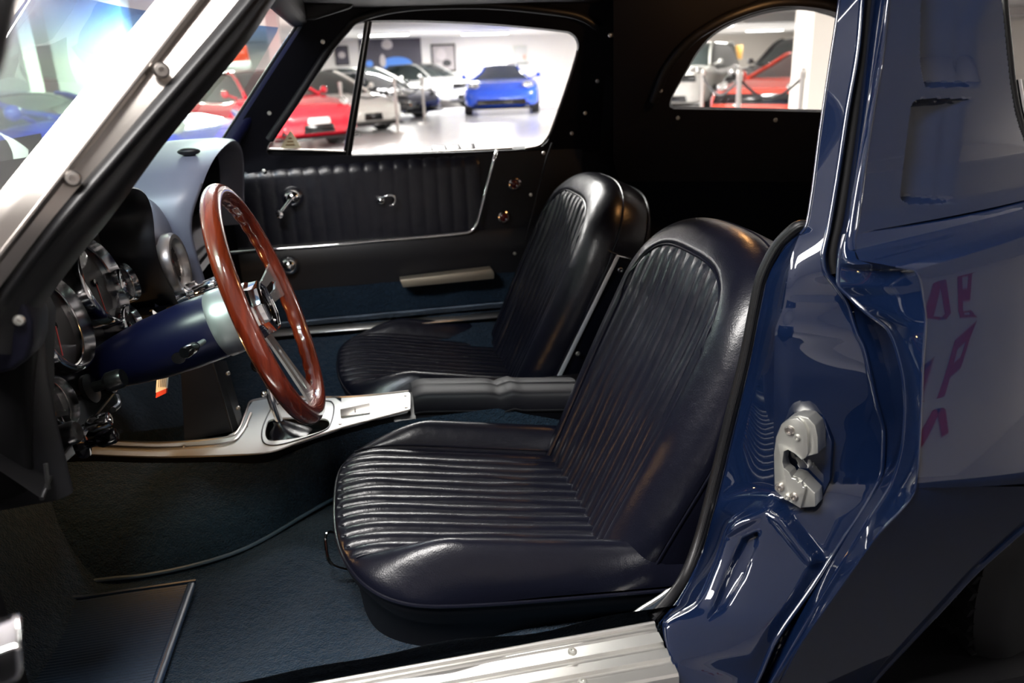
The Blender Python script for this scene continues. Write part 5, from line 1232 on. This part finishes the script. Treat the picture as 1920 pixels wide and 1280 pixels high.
x, y, a = facing(778, 209, 0.72, -0.7, 4.4); make_car('parked_car', 'white coupe with a long roof standing under the dark mural', x, y, a, paintm('pearl_white_paint', (0.74, 0.74, 0.71)), H=1.36, hood=0.85, nose=0.66, belt=0.88)
make_car('parked_car', 'deep blue car with a clear headlamp, right outside the windshield', -3.15, 7.95, math.radians(-20), DBLUEP, H=1.10, hood=0.83, nose=0.68, belt=0.84)
make_car('parked_car', 'red car with a pale windscreen beyond the deep blue car', -4.9, 13.6, math.radians(-30), REDP, H=1.28, hood=0.84, nose=0.66, hoodcol=None)
make_car('parked_car', 'dark blue car at the far left edge beside the cream pillar', -5.25, 5.5, math.radians(184), paintm('violet_blue_paint', (0.03, 0.03, 0.32)), H=1.32, hood=0.98, nose=0.80, belt=0.95)
make_car('parked_car', 'orange red car behind the right hand post in the rear window', 7.7, 12.2, math.radians(-148), ORP, H=1.25, hood=0.80, nose=0.62, spec=dict(upper=BLACKGLOSS))
make_car('parked_car', 'black tall car with a bright windscreen in the rear window', 9.7, 15.6, math.radians(-150), BLACKP, H=1.55, hood=0.98, nose=0.80, belt=1.0, L=4.7, W=1.9, tall=True, spec=dict(upper=BLACKGLOSS, amber=1))
make_car('parked_car', 'white tall car with a dark grille at the left corner of the rear window', 8.6, 19.6, math.radians(-128), WHITEP, H=1.6, hood=1.0, nose=0.82, belt=1.02, L=4.6, W=1.9, tall=True, spec=dict(upper=BLACKGLOSS, plate=1))

# ------------------------------------------------------------------ barrier posts with belts
POST = mat('satin_steel_post', (0.55, 0.52, 0.49), 0.3, 0.9)
BELT = mat('black_barrier_belt', (0.02, 0.02, 0.022), 0.7)
def stanchion(x, y, label):
    e = empty('barrier_post', (x, y, 0), label, 'barrier post', 'barrier posts')
    MB().lathe([(0.17, 0), (0.17, 0.012), (0.05, 0.03), (0.032, 0.045)], (x, y, 0), (0, 0, 1), 28, ref=(1, 0, 0)).build('post_base', POST, e)
    MB().lathe([(0.030, 0.03), (0.030, 0.90), (0.038, 0.905), (0.038, 0.95), (0.02, 0.955)], (x, y, 0), (0, 0, 1), 20, ref=(1, 0, 0)).build('post_tube', POST, e)
    MB().ball((x, y, 0.98), 0.042, 16, 10).build('post_ball', POST, e)
    return Vector((x, y, 0.92))
def belt(a, b, label):
    pts = [a.lerp(b, k / 16) + Vector((0, 0, -0.22 * math.sin(PI * k / 16))) for k in range(17)]
    o = MB().tube(pts, 0.016, 8).build('barrier_belt', BELT, None, origin=a); tag(o, label, 'belt')
s1 = at(747, 250, z=0); s2 = at(797, 232, z=0); s0 = at(648, 262, z=0)
A1 = stanchion(s1.x, s1.y, 'barrier post in front of the black car, middle one in the side window'); A2 = stanchion(s2.x, s2.y, 'barrier post nearest the bright blue sports car'); A0 = stanchion(s0.x, s0.y, 'barrier post beside the vent window divider, left of the white car')
belt(A0, A1, 'black belt hanging in front of the near white car'); belt(A1, A2, 'black belt hanging in front of the black car')
b1 = at(1388, 131, y=8.6); b2 = at(1506, 133, y=8.2); b0 = at(1319, 131, y=11.5)
B1 = stanchion(b1.x, b1.y, 'barrier post before the black tall car in the rear window'); B2 = stanchion(b2.x, b2.y, 'barrier post before the orange red car, rightmost in the rear window'); B0 = stanchion(b0.x, b0.y, 'barrier post before the white tall car, leftmost in the rear window')
belt(B0, B1, 'black belt between the two left posts of the rear window'); belt(B1, B2, 'black belt hanging in front of the orange red car')

# ------------------------------------------------------------------ things on the walls
def picture(name, px0, py0, px1, py1, label, frame, canvas, shapes=(), y=YB - 0.0, cat='picture'):
    a, b = at(px0, py0, y=y), at(px1, py1, y=y); cx_, cz_ = (a.x + b.x) / 2, (a.z + b.z) / 2; w_, h_ = abs(b.x - a.x), abs(a.z - b.z)
    e = empty(name, (cx_, y, cz_), label, cat)
    MB().box((cx_, y - 0.02, cz_), (w_, 0.04, h_)).build('picture_frame', frame, e, bevel=0.008)
    MB().box((cx_, y - 0.042, cz_), (w_ * 0.86, 0.008, h_ * 0.86)).build('picture_canvas', canvas, e, ang=0)
    for i, (sx, sz, sw, sh, m) in enumerate(shapes):
        pts = [(cx_ + w_ * (sx + sw * math.cos(t)), y - 0.0465 - 0.0006 * i, cz_ + h_ * (sz + sh * math.sin(t) * (1 if math.sin(t) > 0 else 0.7))) for t in np.linspace(0, 2 * PI, 18, endpoint=False)]
        MB().prism(pts, (0, -0.0005, 0)).build('picture_print', m, e, ang=0)
DARKC = mat('dark_mural_canvas', (0.06, 0.055, 0.075), 0.6); SKYB = mat('sky_blue_print', (0.08, 0.25, 0.75), 0.6); PALEP = mat('pale_print', (0.55, 0.5, 0.5), 0.6); GREYC = mat('grey_poster_canvas', (0.42, 0.38, 0.38), 0.6); FRB = mat('black_picture_frame', (0.02, 0.02, 0.02), 0.5)
picture('wall_mural', 672, 74, 793, 141, 'wide dark mural with a light blue shape on the back wall', DARKC, DARKC, [(0.08, -0.18, 0.26, 0.2, SKYB), (0.32, -0.3, 0.1, 0.14, SKYB), (-0.05, 0.33, 0.09, 0.16, PALEP), (-0.14, -0.1, 0.05, 0.2, PALEP), (-0.36, -0.15, 0.06, 0.1, SKYB)], cat='mural')
picture('framed_poster', 807, 83, 856, 134, 'black framed grey poster right of the dark mural', FRB, GREYC, [(-0.1, 0.1, 0.2, 0.25, PALEP), (0.12, -0.2, 0.18, 0.14, FRB), (-0.2, -0.25, 0.12, 0.1, PALEP)])
picture('framed_poster', 626, 86, 656, 122, 'small dark framed poster left of the dark mural', FRB, DARKC, [(0, 0, 0.25, 0.2, PALEP)])
picture('wall_poster', 962, 86, 988, 122, 'pale grey green poster above the bright blue sports car', mat('pale_green_canvas', (0.62, 0.64, 0.58), 0.6), mat('pale_grey_canvas', (0.62, 0.62, 0.6), 0.6), [(0.3, -0.1, 0.1, 0.15, mat('salmon_print', (0.7, 0.35, 0.25), 0.6))])
YEL = mat('yellow_orange_sign', (0.75, 0.42, 0.10), 0.6)
a = at(1280, 122, y=24.0); tag(MB().box((a.x, 24, a.z), (0.75, 0.06, 0.5)).build('wall_sign', YEL, None, bevel=0.02, origin=a), 'yellow orange board left of the white pillar in the rear window', 'sign')
a = at(1384, 98, y=30); tag(MB().box((a.x, 30, a.z), (0.35, 0.06, 0.5)).build('wall_sign', YEL, None, bevel=0.02, origin=a), 'small yellow orange board right of the white pillar in the rear window', 'sign')
e = empty('hanging_panel', at(438, 108, y=11.0), 'orange red and white panel hanging above the red car outside the windshield', 'sign')
MB().prism([at(x, y, y=11.0) for x, y in [(405, 118), (412, 92), (450, 80), (462, 86), (468, 114), (404, 118)][:5]], (0, 0.04, 0)).build('red_panel', paintm('orange_red_panel', (0.75, 0.07, 0.02)), e, bevel=0.01)
MB().prism([at(x, y, y=11.0) for x, y in [(400, 117), (469, 113), (471, 124), (464, 130), (398, 127)]], (0, 0.04, 0)).build('white_panel', WHITEP, e, bevel=0.01)
MB().tube([at(440, 84, y=11.02), at(441, 84, y=11.02) + Vector((0, 0, CEIL - at(440, 84, y=11.02).z))], 0.008, 6).build('hanger_rod', POST, e)

# red wall lettering behind the camera, seen only as a reflection in the rear wing
REDLET = mat('red_wall_letter', (0.55, 0.02, 0.03), 0.5)
rl = empty('wall_lettering', (3.0, -4.97, 1.2), 'red angular lettering on the near wall, mirrored in the blue rear fender', 'sign')
def letter(name, polys):
    mb = MB()
    for q in polys: mb.prism([(x, -4.995, z) for x, z in q], (0, 0.03, 0))
    mb.build(name, REDLET, rl, ang=0)
letter('letter', [[(2.36, 1.18), (2.48, 1.18), (2.66, 1.62), (2.54, 1.62)], [(2.54, 1.62), (2.66, 1.62), (2.80, 1.18), (2.70, 1.18)]])
letter('letter', [[(2.95, 1.18), (3.06, 1.18), (3.06, 1.62), (2.95, 1.62)], [(3.06, 1.52), (3.34, 1.52), (3.46, 1.62), (3.06, 1.62)], [(3.06, 1.32), (3.26, 1.32), (3.34, 1.52), (3.24, 1.52), (3.20, 1.42), (3.06, 1.42)]])
letter('letter', [[(2.82, 0.42), (2.94, 0.42), (3.10, 0.74), (2.98, 0.74)], [(2.98, 0.74), (3.10, 0.74), (3.30, 0.42), (3.18, 0.42)]])
